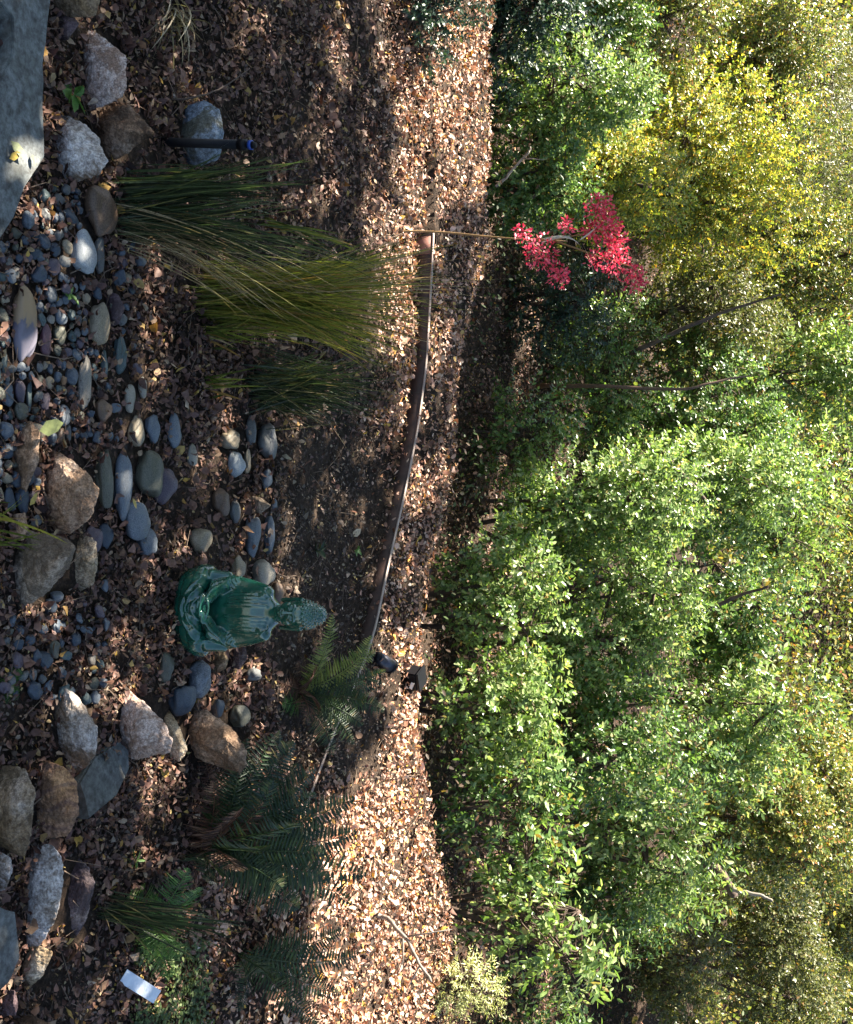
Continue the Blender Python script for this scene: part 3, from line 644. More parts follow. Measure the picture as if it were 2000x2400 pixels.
    def fin(name, bm, vox, it):
        me = bm.mesh(name); o = link(name, me, m_, root)
        r = o.modifiers.new('r', 'REMESH'); r.mode = 'VOXEL'; r.voxel_size = vox; r.use_smooth_shade = True
        s_ = o.modifiers.new('s', 'SMOOTH'); s_.iterations = it; s_.factor = .5; return o
    for q_ in bm.V: q_[:,0] *= .96; q_[:,2] *= .80
    fin('body', bm, .0017, 9)
    # head: long oval with low topknot
    hb = Acc()
    loft(hb, [(.25,.004,.022,.022),(.268,.002,.021,.021),(.285,.0,.022,.022)])
    ell(hb, (0,-.002,.315), (.033,.037,.040)); ell(hb, (0,-.012,.292), (.024,.024,.021)); ell(hb, (0,-.020,.279), (.010,.010,.008))
    for s in (-1,1):
        ell(hb, (s*.017,-.022,.300), (.012,.011,.013)); chain(hb, [(s*.034,.0,.322),(s*.0355,-.001,.305),(s*.033,-.003,.281)], [.0065,.0050,.0058])
        chain(hb, [(s*.004,-.0385,.3205),(s*.012,-.0385,.3235),(s*.021,-.033,.320)], [.0022,.0024,.0018])      # brow
        ell(hb, (s*.012,-.0345,.3135), (.0075,.0048,.0046))                                                    # closed lids
        chain(hb, [(s*.006,-.0385,.3112),(s*.012,-.0395,.3098),(s*.019,-.0355,.3112)], [.0011,.0013,.001])
    chain(hb, [(0,-.038,.319),(0,-.0425,.308),(0,-.0455,.3005)], [.0028,.0034,.0046]); 
    for s in (-1,1): ell(hb, (s*.0042,-.0410,.2995), (.0034,.004,.0030))
    chain(hb, [(-.009,-.0345,.2915),(-.003,-.0385,.2925),(.003,-.0385,.2925),(.009,-.0345,.2915)], [.0014,.0022,.0022,.0014])
    chain(hb, [(-.007,-.0345,.2882),(0,-.0378,.2872),(.007,-.0345,.2882)], [.0014,.0026,.0014])
    for q_ in hb.V: q_[:,2] = (q_[:,2]-.25)*1.15+.197
    h = fin('head', hb, .0012, 2)
    cb = Acc(); ell(cb, (0,.002,.328), (.0355,.0385,.037)); ell(cb, (0,.004,.354), (.024,.025,.021))
    # cut the cap back from the face: keep only what lies above the hairline
    for q_ in cb.V:
        k_ = (q_[:,2] < .336)&(q_[:,1] < -.008); q_[k_,1] += .012; q_[k_,0] *= .93
    rs = random.Random(2); hc = []
    for i in range(210):
        z_ = 1-(i+.5)/210*1.45; an = i*2.39996; r_ = math.sqrt(max(0, 1-z_*z_))
        d = Vector((r_*math.cos(an), r_*math.sin(an), z_)); p = Vector((0,.002,.328))+Vector((d.x*.0355, d.y*.0385, d.z*.037))
        if p.z > .334 or p.y > .006: ell2(cb, p, .0024)
    for i in range(60):
        z_ = 1-(i+.5)/60; an = i*2.39996; r_ = math.sqrt(max(0, 1-z_*z_)); ell2(cb, Vector((0,.004,.354))+Vector((r_*math.cos(an)*.024, r_*math.sin(an)*.025, z_*.021)), .0024)
    for q_ in cb.V: q_[:,2] = (q_[:,2]-.25)*1.15+.197
    fin('hair', cb, .0011, 2)
    root.rotation_euler = (0, 0, math.radians(-9)); root.scale = (.95,.95,.97)
    return root
STAT = statue()

# ------------------------------------------------------------------ black stake, tag, boxes
def cyl_part(name, parent, pts, r0, r1, mat, k=16, smooth=True):
    a = Acc(); a.tube(pts, r0, r1, k); o = link(name, a.mesh(name), mat, parent, smooth=False); return o
M['blk'] = plain('black_plastic', (.006,.006,.008), .5, spec=.2); M['bluep'] = plain('blue_plastic', (.01,.06,.35), .4)
def stake():
    g = gnd(385, 333); root = empty('garden_stake', g, 'black upright plastic garden stake with a blue ring near its top', 'garden stake')
    s = scale_at(g); h = 215*s/math.cos(math.radians(30)); root.rotation_euler = (0, math.radians(8), 0)
    cyl_part('post', root, [(0,0,-.05),(0,0,0),(0,0,h*.84)], .0105, .0105, M['blk'])
    cyl_part('collar', root, [(0,0,h*.82),(0,0,h*.90)], .0125, .0125, M['blk'])
    cyl_part('ring', root, [(0,0,h*.93),(0,0,h*.96)], .0105, .0105, M['bluep'])
    cyl_part('cap', root, [(0,0,h*.90),(0,0,h*.93)], .008, .008, M['blk']); cyl_part('tip', root, [(0,0,h*.96),(0,0,h*1.0)], .0085, .006, M['blk'])
stake()
def boxpart(name, dims, loc, rot, mat, parent, bev=.003):
    bm = bmesh.new(); bmesh.ops.create_cube(bm, size=1)
    for v in bm.verts: v.co = Vector([v.co[i]*dims[i] for i in range(3)])
    bmesh.ops.bevel(bm, geom=bm.edges[:], offset=bev, segments=2, affect='EDGES')
    me = bpy.data.meshes.new(name); bm.to_mesh(me); bm.free(); o = link(name, me, mat, parent); o.location = loc; o.rotation_euler = rot; return o
def plant_tag():
    a = gnd(278, 2285); b = at_y(358, 2335, a[1]+.10); m_, n_, bb, out = newmat('tag_white'); bb.inputs['Roughness'].default_value = .4
    v = objvec(n_, False); t = nz(n_, 60, 3, .5, v); n_.links.new(ramp(n_, [(.3,(.55,.6,.68)),(.7,(.72,.76,.82))], t.outputs[0]), bb.inputs['Base Color'])
    d = Vector(b-a); L = d.length; o = boxpart('plant_label', (L, .030, .0016), (Vector(a)+Vector(b))/2+Vector((0,0,.012)), (0,0,0), m_, None, .0005)
    xd = d.normalized(); yd = Vector((-xd.y, xd.x, 0)); yd = (yd-xd*yd.dot(xd)).normalized()*1; zd = xd.cross(yd)
    up = Vector(CAMP-a).normalized(); yd = up.cross(xd).normalized(); zd = xd.cross(yd)
    o.rotation_euler = Matrix((xd, yd, zd)).transposed().to_euler()
    tag(o, 'white plastic plant label lying tilted among green seedlings in the right corner', 'plant label')
plant_tag()
def valve():
    g = gnd(958, 1588); s = scale_at(g)
    r = empty('junction_box', g, 'black plastic box with a white sticker on the leaf litter below the shrubs', 'box')
    boxpart('housing', (.085,.07,.055), (0,0,.026), (.1,.08,.5), M['blk'], r, .006); boxpart('lid', (.092,.076,.008), (0,0,.058), (.1,.08,.5), M['blk'], r, .003); r.scale = (.78,)*3
    boxpart('sticker', (.036,.0014,.014), (.028,-.0385,.030), (.1,.5,.5), plain('sticker_white', (.6,.6,.58), .5, var=.1), r, .0004)
    g = gnd(885, 1548)
    r = empty('garden_spotlight', g, 'dark grey metal garden spotlight lying on the edging beside the black box', 'spotlight')
    r.scale = (.68,)*3
    cyl_part('housing', r, [(-.02,-.035,.02),(.0,0,.03),(.03,.05,.045)], .026, .032, plain('dark_metal', (.06,.06,.075), .4, .6), 20)
    cyl_part('rim', r, [(.028,.048,.044),(.034,.056,.047)], .036, .036, M['blk'], 20); cyl_part('stem', r, [(0,0,.02),(0,.01,-.04)], .008, .008, M['blk'], 10)
    cyl_part('fin', r, [(-.03,-.05,.014),(-.02,-.035,.02)], .018, .024, M['blk'], 14)
valve()

# ------------------------------------------------------------------ grasses
def blades(acc, base, tips, spread, width, arch, n, depth=.12, seed=0, mid=.0, t1=(0.45,1.12)):
    """n blades from a base disc to tips: list of photo px targets; arch lifts the middle"""
    r = np.random.default_rng(seed); tips = np.array(tips, float); k = r.integers(0, len(tips)-1, n); f_ = r.random(n)[:,None]
    T = tips[k]*(1-f_)+tips[k+1]*f_; T += np.stack([r.normal(0, 34, n), r.normal(0, 26, n)], -1)
    y = base[1]+r.normal(0, depth, n)
    d = FWD+(T[:,1:2]-1200)/F*RGT+(T[:,0:1]-1000)/F*UPV; E = CAMP+d*(y/d[:,1])[:,None]
    B = np.array(base)+np.stack([r.normal(0, spread, n), r.normal(0, spread, n), np.zeros(n)-.005], -1); sc = r.uniform(t1[0], t1[1], n)[:,None]
    E = B+(E-B)*sc; C = (B+E)/2+np.stack([np.zeros(n), np.zeros(n), arch*r.uniform(.3,1.3,n)*np.linalg.norm(E-B,axis=1)], -1)-(E-B)*np.array([.22,.1,0])*r.uniform(.3,1.2,(n,1))
    t = np.linspace(0,1,8)[None,:,None]; P = (1-t)**2*B[:,None]+2*t*(1-t)*C[:,None]+t*t*E[:,None]
    side = nrm(np.cross(E-B, r.normal(0,1,(n,3))+np.array([0,-1.2,.3]))); side = nrm(side+r.normal(0,.35,(n,3)))
    acc.ribbon(P, r.uniform(.7,1.3,n)*width, side)
GREEN_OL = [(0,(.04,.055,.012)),(.3,(.12,.15,.028)),(.55,(.21,.23,.045)),(.78,(.34,.30,.06)),(.93,(.26,.15,.05)),(1,(.4,.3,.16))]
GREEN_DK = [(0,(.012,.022,.012)),(.4,(.03,.05,.025)),(.75,(.055,.085,.04)),(.92,(.11,.12,.05)),(1,(.2,.16,.08))]
STRAW = [(0,(.12,.09,.05)),(.5,(.28,.22,.13)),(1,(.45,.38,.26))]
M['g_ol'] = leafmat('grass_olive', GREEN_OL, .4, .3); M['g_dk'] = leafmat('grass_dark', GREEN_DK, .45, .25); M['g_straw'] = leafmat('grass_straw', STRAW, .5, .25)
def grass(name, basepx, sets, mat, label, cat='ornamental grass', dry=None):
    base = gnd(*basepx); root = empty(name, base, label, cat, 'grass clumps in the bed')
    a = Acc()
    for i, (tips, n, w_, ar, sp, dep) in enumerate(sets): blades(a, base, tips, sp, w_, ar, n, dep, seed=abs(int(basepx[0]*7+i*13)))
    link('blades', local(a, base).mesh('blades'), mat, root)
    if dry:
        a = Acc(); tips, n, w_, ar, sp, dep = dry; blades(a, base, tips, sp, w_, ar, n, dep, seed=int(basepx[1])); link('dry_stalks', local(a, base).mesh('dry_stalks'), M['g_straw'], root)
    return root
grass('ornamental_grass', (285,520), [([(560,520),(820,580),(860,650),(640,640)], 125, .0026, .05, .022, .1), ([(620,440),(700,470),(640,540)], 70, .0028, .03, .026, .08)], M['g_dk'],
      'tall arching grass clump rising behind the glossy brown stone', dry=([(560,560),(620,720),(760,820),(820,620)], 90, .0018, .05, .022, .1))
grass('ornamental_grass', (495,700), [([(940,560),(1010,610),(1000,700),(960,790),(880,850),(860,640)], 680, .0027, .04, .035, .14), ([(800,600),(850,700),(800,790)], 240, .003, .03, .04, .1)], M['g_ol'],
      'large bright olive grass clump in front of the metal edging', dry=([(980,560),(1100,640),(1120,740),(1000,800)], 55, .0022, .02, .03, .1))
grass('ornamental_grass', (290,445), [([(520,405),(690,420),(600,470)], 150, .004, .04, .02, .06)], M['g_dk'], 'thin dark grass tuft left of the tall arching clump')
grass('ornamental_grass', (600,905), [([(800,820),(905,880),(880,960),(800,990)], 300, .0026, .03, .04, .09)], M['g_dk'], 'short dark fuzzy grass clump right of the bright olive clump', dry=([(760,900),(860,1000),(720,1040)], 26, .002, .05, .03, .08))
grass('grass_tuft', (405,20), [([(300,20),(290,110),(360,150),(440,130),(450,40)], 160, .003, .25, .02, .07)], M['g_straw'], 'pale straw coloured dead grass tuft at the far left')
grass('grass_tuft', (245,2130), [([(560,2150),(600,2200),(480,2230),(420,2150)], 85, .0030, .06, .014, .07)], M['g_dk'], 'dark green grass tuft growing behind the purple brown rock', dry=([(180,2250),(300,2220),(350,2140),(700,2155)], 18, .002, .04, .01, .05))
grass('grass_tuft', (-60,1230), [([(100,1118),(112,1225),(118,1298),(30,1150)], 16, .004, .06, .02, .03)], M['g_ol'], 'few bright green grass blades arching in over the big speckled boulder')
for i, (bp, tp) in enumerate([((620,520),[(830,560),(850,600)]),((480,780),[(640,790),(620,830)]),((480,900),[(600,890),(620,905)])]):
    grass('grass_tuft', bp, [(tp, 14, .005, .04, .012, .03)], M['g_ol'], ['small bright grass sprout left of the olive clump','small bright grass sprout in front of the olive clump','small bright grass sprout in front of the dark fuzzy clump'][i])

# ------------------------------------------------------------------ ferns
M['f_dk'] = leafmat('fern_dark', [(0,(.012,.03,.010)),(.5,(.03,.058,.02)),(.9,(.06,.095,.03)),(1,(.13,.09,.03))], .45, .25)
M['f_br'] = leafmat('fern_bright', [(0,(.05,.12,.025)),(.6,(.11,.23,.05)),(1,(.2,.32,.09))], .45, .3)
M['f_yl'] = leafmat('fern_yellowgreen', [(0,(.11,.15,.03)),(.6,(.25,.28,.06)),(1,(.38,.37,.10))], .45, .3)
M['seed'] = leafmat('seedling_green', [(0,(.04,.07,.02)),(.6,(.10,.15,.045)),(1,(.2,.24,.08))], .5, .3)
M['f_dead'] = leafmat('fern_dead', [(0,(.04,.016,.01)),(.6,(.13,.055,.03)),(1,(.24,.13,.075))], .6, .1)
def frond(root, base, tip, mat, wid=.05, arch=.25, n=26, seed=0, name='frond'):
    r = np.random.default_rng(seed); B, E = np.array(base, float), np.array(tip, float); L = np.linalg.norm(E-B)
    C = (B+E)/2+np.array([r.normal(0,.07)*L,r.normal(0,.07)*L,arch*L]); t = np.linspace(0,1,14)[:,None]; pts = (1-t)**2*B+2*t*(1-t)*C+t*t*E
    a = Acc(); a.tube(pts-B*0, .0022, .0006, 5)
    u = np.linspace(.10,.985,n); u = np.repeat(u,2); s = np.tile([1,-1], n)[:,None]; U = u[:,None]
    P = (1-U)**2*B+2*U*(1-U)*C+U*U*E; T = nrm(2*(1-U)*(C-B)+2*U*(E-C))
    up0 = np.array([0,-.45,1.]) + r.normal(0,.12,3); side = nrm(np.cross(T, up0)); N = np.cross(side, T)
    Ls = wid*np.minimum(1, (u+.05)*3.2)*(1-u**2.2)**.75*r.uniform(.6,1.15,len(u))*(r.random(len(u)) > .05)+.003
    D = nrm(side*s+T*.35+N*r.normal(-.12,.12,(len(u),1)))
    a.add(*leaves(P, D, N+r.normal(0,.15,N.shape), Ls, np.minimum(.011, L/n*.75), .15, -.12, 1))
    o = link(name, local(a, np.array(root.location)).mesh(name), mat, root); return o
def fern(basepx, tips, label, wid=.05, cat='fern'):
    base = gnd(*basepx); root = empty('fern', base, label, cat, 'ferns in the bed'); r = random.Random(int(sum(basepx)))
    for i, (X, Y, dy, mt) in enumerate(tips):
        tip = at_y(X, Y, base[1]+dy); b = base+np.array([r.uniform(-.015,.015), r.uniform(-.015,.015), .005])
        o = frond(root, b, tip, M[mt], wid*r.uniform(.85,1.1), r.uniform(.12,.26), seed=i+int(basepx[1]), n=30)
        if mt == 'f_dead': o['label'] = 'dead brown frond'
    return root
fern((700,1625), [(880,1525,.12,'f_yl'),(895,1600,.15,'f_dk'),(900,1665,.1,'f_dk'),(870,1490,.05,'f_yl'),(780,1440,-.05,'f_yl'),(780,1770,.1,'f_dk'),(662,1652,-.12,'f_br'),(850,1700,.05,'f_dk'),(760,1500,.0,'f_yl'),
  (700,1550,-.05,'f_dead'),(720,1690,-.08,'f_dead'),(735,1580,-.1,'f_dead'),(750,1655,-.08,'f_dead'),(660,1600,-.12,'f_dead'),(905,1570,.05,'f_dk'),(860,1640,-.03,'f_dk'),(830,1745,.1,'f_dk')],
  'yellow green fern with a reddish dead centre just behind the statue', .055)
fern((470,1985), [(640,1720,.1,'f_dk'),(740,1800,.2,'f_dk'),(830,1870,.22,'f_dk'),(835,1950,.2,'f_dk'),(860,2050,.2,'f_dk'),(700,1850,.1,'f_dk'),(760,2000,.05,'f_dk'),(700,1930,-.05,'f_dk'),(640,1830,-.02,'f_dk'),(660,2080,.0,'f_dk'),(620,1990,-.1,'f_dk'),
  (825,2120,.25,'f_dk'),(740,1900,.15,'f_dk'),(350,1990,-.08,'f_dead'),(380,1900,-.1,'f_dead'),(440,1880,-.05,'f_dead'),(500,1830,-.05,'f_dead'),(560,1900,-.1,'f_dead'),(330,2060,-.1,'f_dk'),(420,2070,-.12,'f_dead'),(360,1840,-.05,'f_dead'),(690,2010,.12,'f_dk'),(600,1780,.12,'f_dk'),(520,1930,-.1,'f_dead'),(620,1880,.0,'f_dead'),(560,2040,-.05,'f_dead'),(650,1950,.05,'f_dead'),(480,2060,-.1,'f_dk'),(540,1860,.05,'f_dk'),(740,1860,.1,'f_dk'),(770,2060,.1,'f_dk'),(690,1740,.15,'f_dk'),(580,1730,.05,'f_dk'),(400,1800,-.02,'f_dead'),(470,1760,.02,'f_dead'),(700,2130,.1,'f_dk'),(760,1940,.15,'f_dk'),(560,1770,.0,'f_dk')],
  'large dark sprawling fern with reddish dead fronds on the right', .085)
fern((560,2240), [(800,2180,.15,'f_dk'),(840,2235,.15,'f_dk'),(800,2330,.15,'f_dk'),(740,2400,.05,'f_dk'),(640,2290,-.05,'f_dk'),(740,2220,.2,'f_dk'),(560,2370,-.1,'f_dk'),(690,2300,.1,'f_dk')], 'dark blue green fern at the right edge above the seedlings', .06)
fern((340,2165), [(442,2035,.0,'f_br'),(430,2150,-.02,'f_br'),(425,2240,-.05,'f_br'),(300,2100,-.08,'f_br'),(470,2080,.0,'f_br'),(400,2290,-.05,'f_br'),(360,2130,-.1,'f_br'),(350,2250,-.05,'f_br')], 'bright green young fern with one raised frond beside the corner rocks', .06)
fern((600,1870), [(655,1712,.05,'f_dk'),(700,1790,.05,'f_dk'),(590,1800,.0,'f_dk')], 'small thin blue green fern behind the long orange brown rock', .035)
fern((15,1600), [(48,1570,.02,'f_br'),(44,1600,.03,'f_br'),(40,1640,.03,'f_br'),(0,1560,.0,'f_br'),(5,1650,0,'f_br')], 'tiny feathery green seedling at the bottom edge', .02)
# seedlings near the label
def seedlings():
    r = np.random.default_rng(9); n = 330; Y = r.uniform(2205,2420,n); X = r.uniform(300,470,n)+(Y-2300)*.05
    ok = ~((Y > 2255) & (Y < 2350) & (X > 265) & (X < 372)); X, Y = X[ok], Y[ok]; n = len(X)
    B = np.array([gnd(a, b) for a, b in zip(X, Y)]); acc = Acc(); P = np.repeat(B, 7, 0); k = len(P)
    P[:,2] += r.uniform(.005,.035,k); th = r.uniform(0,6.3,k); P[:,:2] += r.normal(0,.008,(k,2))
    D = np.stack([np.cos(th), np.sin(th), r.uniform(-.2,.5,k)], -1); acc.add(*leaves(P, D, np.array([0,0,1.])+r.normal(0,.4,(k,3)), r.uniform(.006,.014,k), r.uniform(.004,.008,k), .2, 0, 3))
    tag(link('ground_cover', acc.mesh('ground_cover'), M['seed']), 'low bright green seedlings carpeting the soil around the white plant label', 'ground cover', kind='stuff')
seedlings()
def small_plant(px, n, h, label, mat, w_=.012):
    g = gnd(*px); r = np.random.default_rng(abs(int(sum(px)))); root = empty('seedling', g, label, 'seedling'); P = np.zeros((n,3)); P[:,2] = r.uniform(0,h*.6,n)
    th = r.uniform(0,6.3,n); D = np.stack([np.cos(th), np.sin(th), r.uniform(.1,1,n)], -1); a = Acc(); a.add(*leaves(P, D, np.array([0,0,1.])+r.normal(0,.3,(n,3)), r.uniform(.5,1,n)*h, w_, .2, -.2, 0)); link('leaves', a.mesh('leaves'), M[mat], root)
small_plant((150,690), 12, .03, 'small green sprout between pebbles near the flat blue stone', 'f_br'); small_plant((305,2015), 10, .03, 'tiny green star shaped seedling behind the purple brown rock', 'f_br', .006)
small_plant((150,225), 9, .045, 'green leafy sprig between the slab and the pink rock', 'f_br', .02); small_plant((830,1290), 8, .025, 'tiny seedling on bare soil left of the fern', 'f_br')
small_plant((735,1290), 14, .04, 'small dark green seedling on the bare soil behind the statue', 'f_dk', .01)
# single leaves lying on the slab
M['lf_y'] = plain('leaf_yellow', (.38,.27,.05), .5, nscale=90); M['lf_g'] = plain('leaf_green', (.15,.17,.06), .5, nscale=90)
def fleaf(X, Y, z, L, mat, label, ang=0):
    p = at_z(X, Y, z); a = Acc(); D = np.array([[math.cos(ang), math.sin(ang), .08]]); a.add(*leaves(np.zeros((1,3)), D, np.array([[.1,.1,1.]]), L, L*.5, .2, .1, 0))
    me = a.mesh('fallen_leaf'); o = link('fallen_leaf', me, mat); o.location = Vector(p); tag(o, label, 'leaf')
fleaf(26,330,.060,.042,M['lf_g'],'long green yellow leaf lying on the grey slate step',.9); fleaf(22,372,.060,.03,M['lf_y'],'orange yellow curled leaf lying on the grey slate step',2.2)
fleaf(76,362,.060,.022,M['lf_g'],'small grey green leaf near the outer edge of the slate step',.2)
fleaf(92,1010,.085,.06,M['lf_g'],'long pale green leaf resting on the flat reddish rock',1.9); fleaf(70,1185,.05,.03,M['lf_y'],'bright yellow leaf stuck to the left foot of the rusty rock',2.6)
fleaf(312,1168,.10,.022,M['lf_y'],'yellow leaf between the olive pitted stone and the blue grey stone',.3)

# ------------------------------------------------------------------ shrubs
def lm(name, stops, **k): M[name] = leafmat(name, stops, **k)
lm('sh_green', [(0,(.04,.075,.022)),(.35,(.085,.165,.05)),(.7,(.17,.275,.095)),(.9,(.30,.39,.17)),(1,(.28,.16,.04))], rough=.32, trans=.42, spec=.5)
lm('sh_light', [(0,(.06,.10,.03)),(.35,(.14,.235,.07)),(.7,(.27,.37,.14)),(.95,(.45,.50,.26)),(1,(.3,.18,.05))], rough=.32, trans=.42, spec=.5)
lm('sh_yellow', [(0,(.07,.11,.025)),(.38,(.20,.27,.06)),(.6,(.44,.44,.09)),(.85,(.66,.56,.10)),(1,(.45,.2,.04))], rough=.36, trans=.4)
lm('sh_dark', [(0,(.008,.025,.015)),(.5,(.02,.05,.03)),(.9,(.045,.085,.045)),(1,(.09,.11,.05))], rough=.4, trans=.25)
lm('sh_olive', [(0,(.06,.075,.03)),(.5,(.13,.15,.055)),(.9,(.24,.24,.09)),(1,(.24,.12,.05))], rough=.45, trans=.35)
lm('sh_mix', [(0,(.05,.075,.025)),(.4,(.14,.19,.055)),(.7,(.27,.29,.085)),(.85,(.44,.38,.11)),(1,(.32,.12,.05))], rough=.35, trans=.35)
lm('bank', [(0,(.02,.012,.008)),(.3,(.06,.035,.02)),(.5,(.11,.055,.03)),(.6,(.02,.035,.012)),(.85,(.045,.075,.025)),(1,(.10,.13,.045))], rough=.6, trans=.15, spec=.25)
lm('sh_lichen', [(0,(.3,.34,.13)),(.5,(.52,.54,.26)),(1,(.68,.68,.4))], rough=.6, trans=.3)
lm('sh_bare', [(0,(.05,.03,.02)),(.5,(.11,.06,.04)),(1,(.2,.13,.08))], rough=.6, trans=.15)
M['bark'] = plain('bark', (.07,.045,.032), .85, nscale=25, var=.5); M['bark_dark'] = plain('bark_dark', (.035,.028,.02), .9, nscale=25, var=.5); M['bark_grey'] = plain('bark_grey', (.22,.19,.16), .8, nscale=25, var=.4)
DENS = 4.6
def shrub(X, Y, y, rX, rY, mat, label, leaf=.026, dens=1.0, name='shrub', cat='shrub', wr=.5, shape=0, ry=.8, droop=0, seed=None, lobes=9, stems=5, per=11):
    c = at_y(X, Y, y); s = scale_at(c); rz, rx = rX*s/math.cos(.25), rY*s; rY_ = ry*max(rz, rx)*.8
    seed = int(X*3+Y*7) if seed is None else seed; r = np.random.default_rng(seed)
    g = float(terr(c[0], c[1])); org = np.array([c[0], c[1], g]); root = empty(name, org, label, cat, 'shrubs on the slope behind the path')
    # lobes: sub-blobs over the volume surface -> uneven outline
    lc = nrm(r.normal(0,1,(lobes,3)))*r.uniform(.35,.75,(lobes,1)); lr = r.uniform(.32,.55,lobes)
    Rv = np.array([rx, rY_, rz]); vol = rx*rz
    nt_ = int(dens*vol/(leaf**2)*DENS); k = r.integers(0, lobes, nt_); d = nrm(r.normal(0,1,(nt_,3)))
    rad = r.uniform(.45,1.05,nt_)[:,None]**.6
    Pn = lc[k]+d*lr[k][:,None]*rad; T = c+Pn*Rv
    out = nrm(nrm(Pn)*.6+d*.8+np.array([0,0,.35-droop]))
    zz = terr(T[:,0], T[:,1]); ok = T[:,2] > zz+.03; T, out = T[ok], out[ok]; n = len(T)
    # twigs with leaves
    tl = leaf*r.uniform(2.0,4.0,n); m_ = per
    u = np.tile(np.linspace(.1,1,m_), (n,1)); base = T[:,None]+out[:,None]*(u*tl[:,None])[:,:,None]
    a1 = nrm(np.cross(out, r.normal(0,1,(n,3)))); b1 = np.cross(out, a1); ang = np.arange(m_)*2.4+r.uniform(0,6,(n,1))
    rad_ = a1[:,None]*np.cos(ang)[:,:,None]+b1[:,None]*np.sin(ang)[:,:,None]
    D = rad_+out[:,None]*(.35+.7*u)[:,:,None]+r.normal(0,.25,(n,m_,3))+np.array([0,0,-.15-droop])
    N = out[:,None]*1.0-rad_*.5+np.array([0,0,.6])+r.normal(0,.45,(n,m_,3))
    Lf = leaf*r.uniform(.5,1.15,(n,m_)); a = Acc()
    a.add(*leaves(base.reshape(-1,3), D.reshape(-1,3), N.reshape(-1,3), Lf.ravel(), Lf.ravel()*wr, .22, r.uniform(-.15,.1,n*m_), shape))
    link('foliage', local(a, org).mesh('foliage'), M[mat], root)
    a = Acc(); q = r.choice(n, min(n, 70), replace=False)
    for i in range(stems):
        b0 = org+np.array([r.normal(0,.05), r.normal(0,.05), -.05]); e = c+lc[i%lobes]*Rv; mdl = (b0+e)/2+r.normal(0,.06,3)*max(rx,.2)
        t = np.linspace(0,1,8)[:,None]; a.tube((1-t)**2*b0+2*t*(1-t)*mdl+t*t*e, .013, .005, 6)
        for j in q[i::stems]:
            if np.linalg.norm(T[j]-e) < max(Rv)*1.0: md = (e+T[j])/2+r.normal(0,.03,3); a.tube((1-t)**2*e+2*t*(1-t)*md+t*t*T[j], .004, .0012, 4)
    link('stems', local(a, org).mesh('stems'), M['bark'], root)
    return root
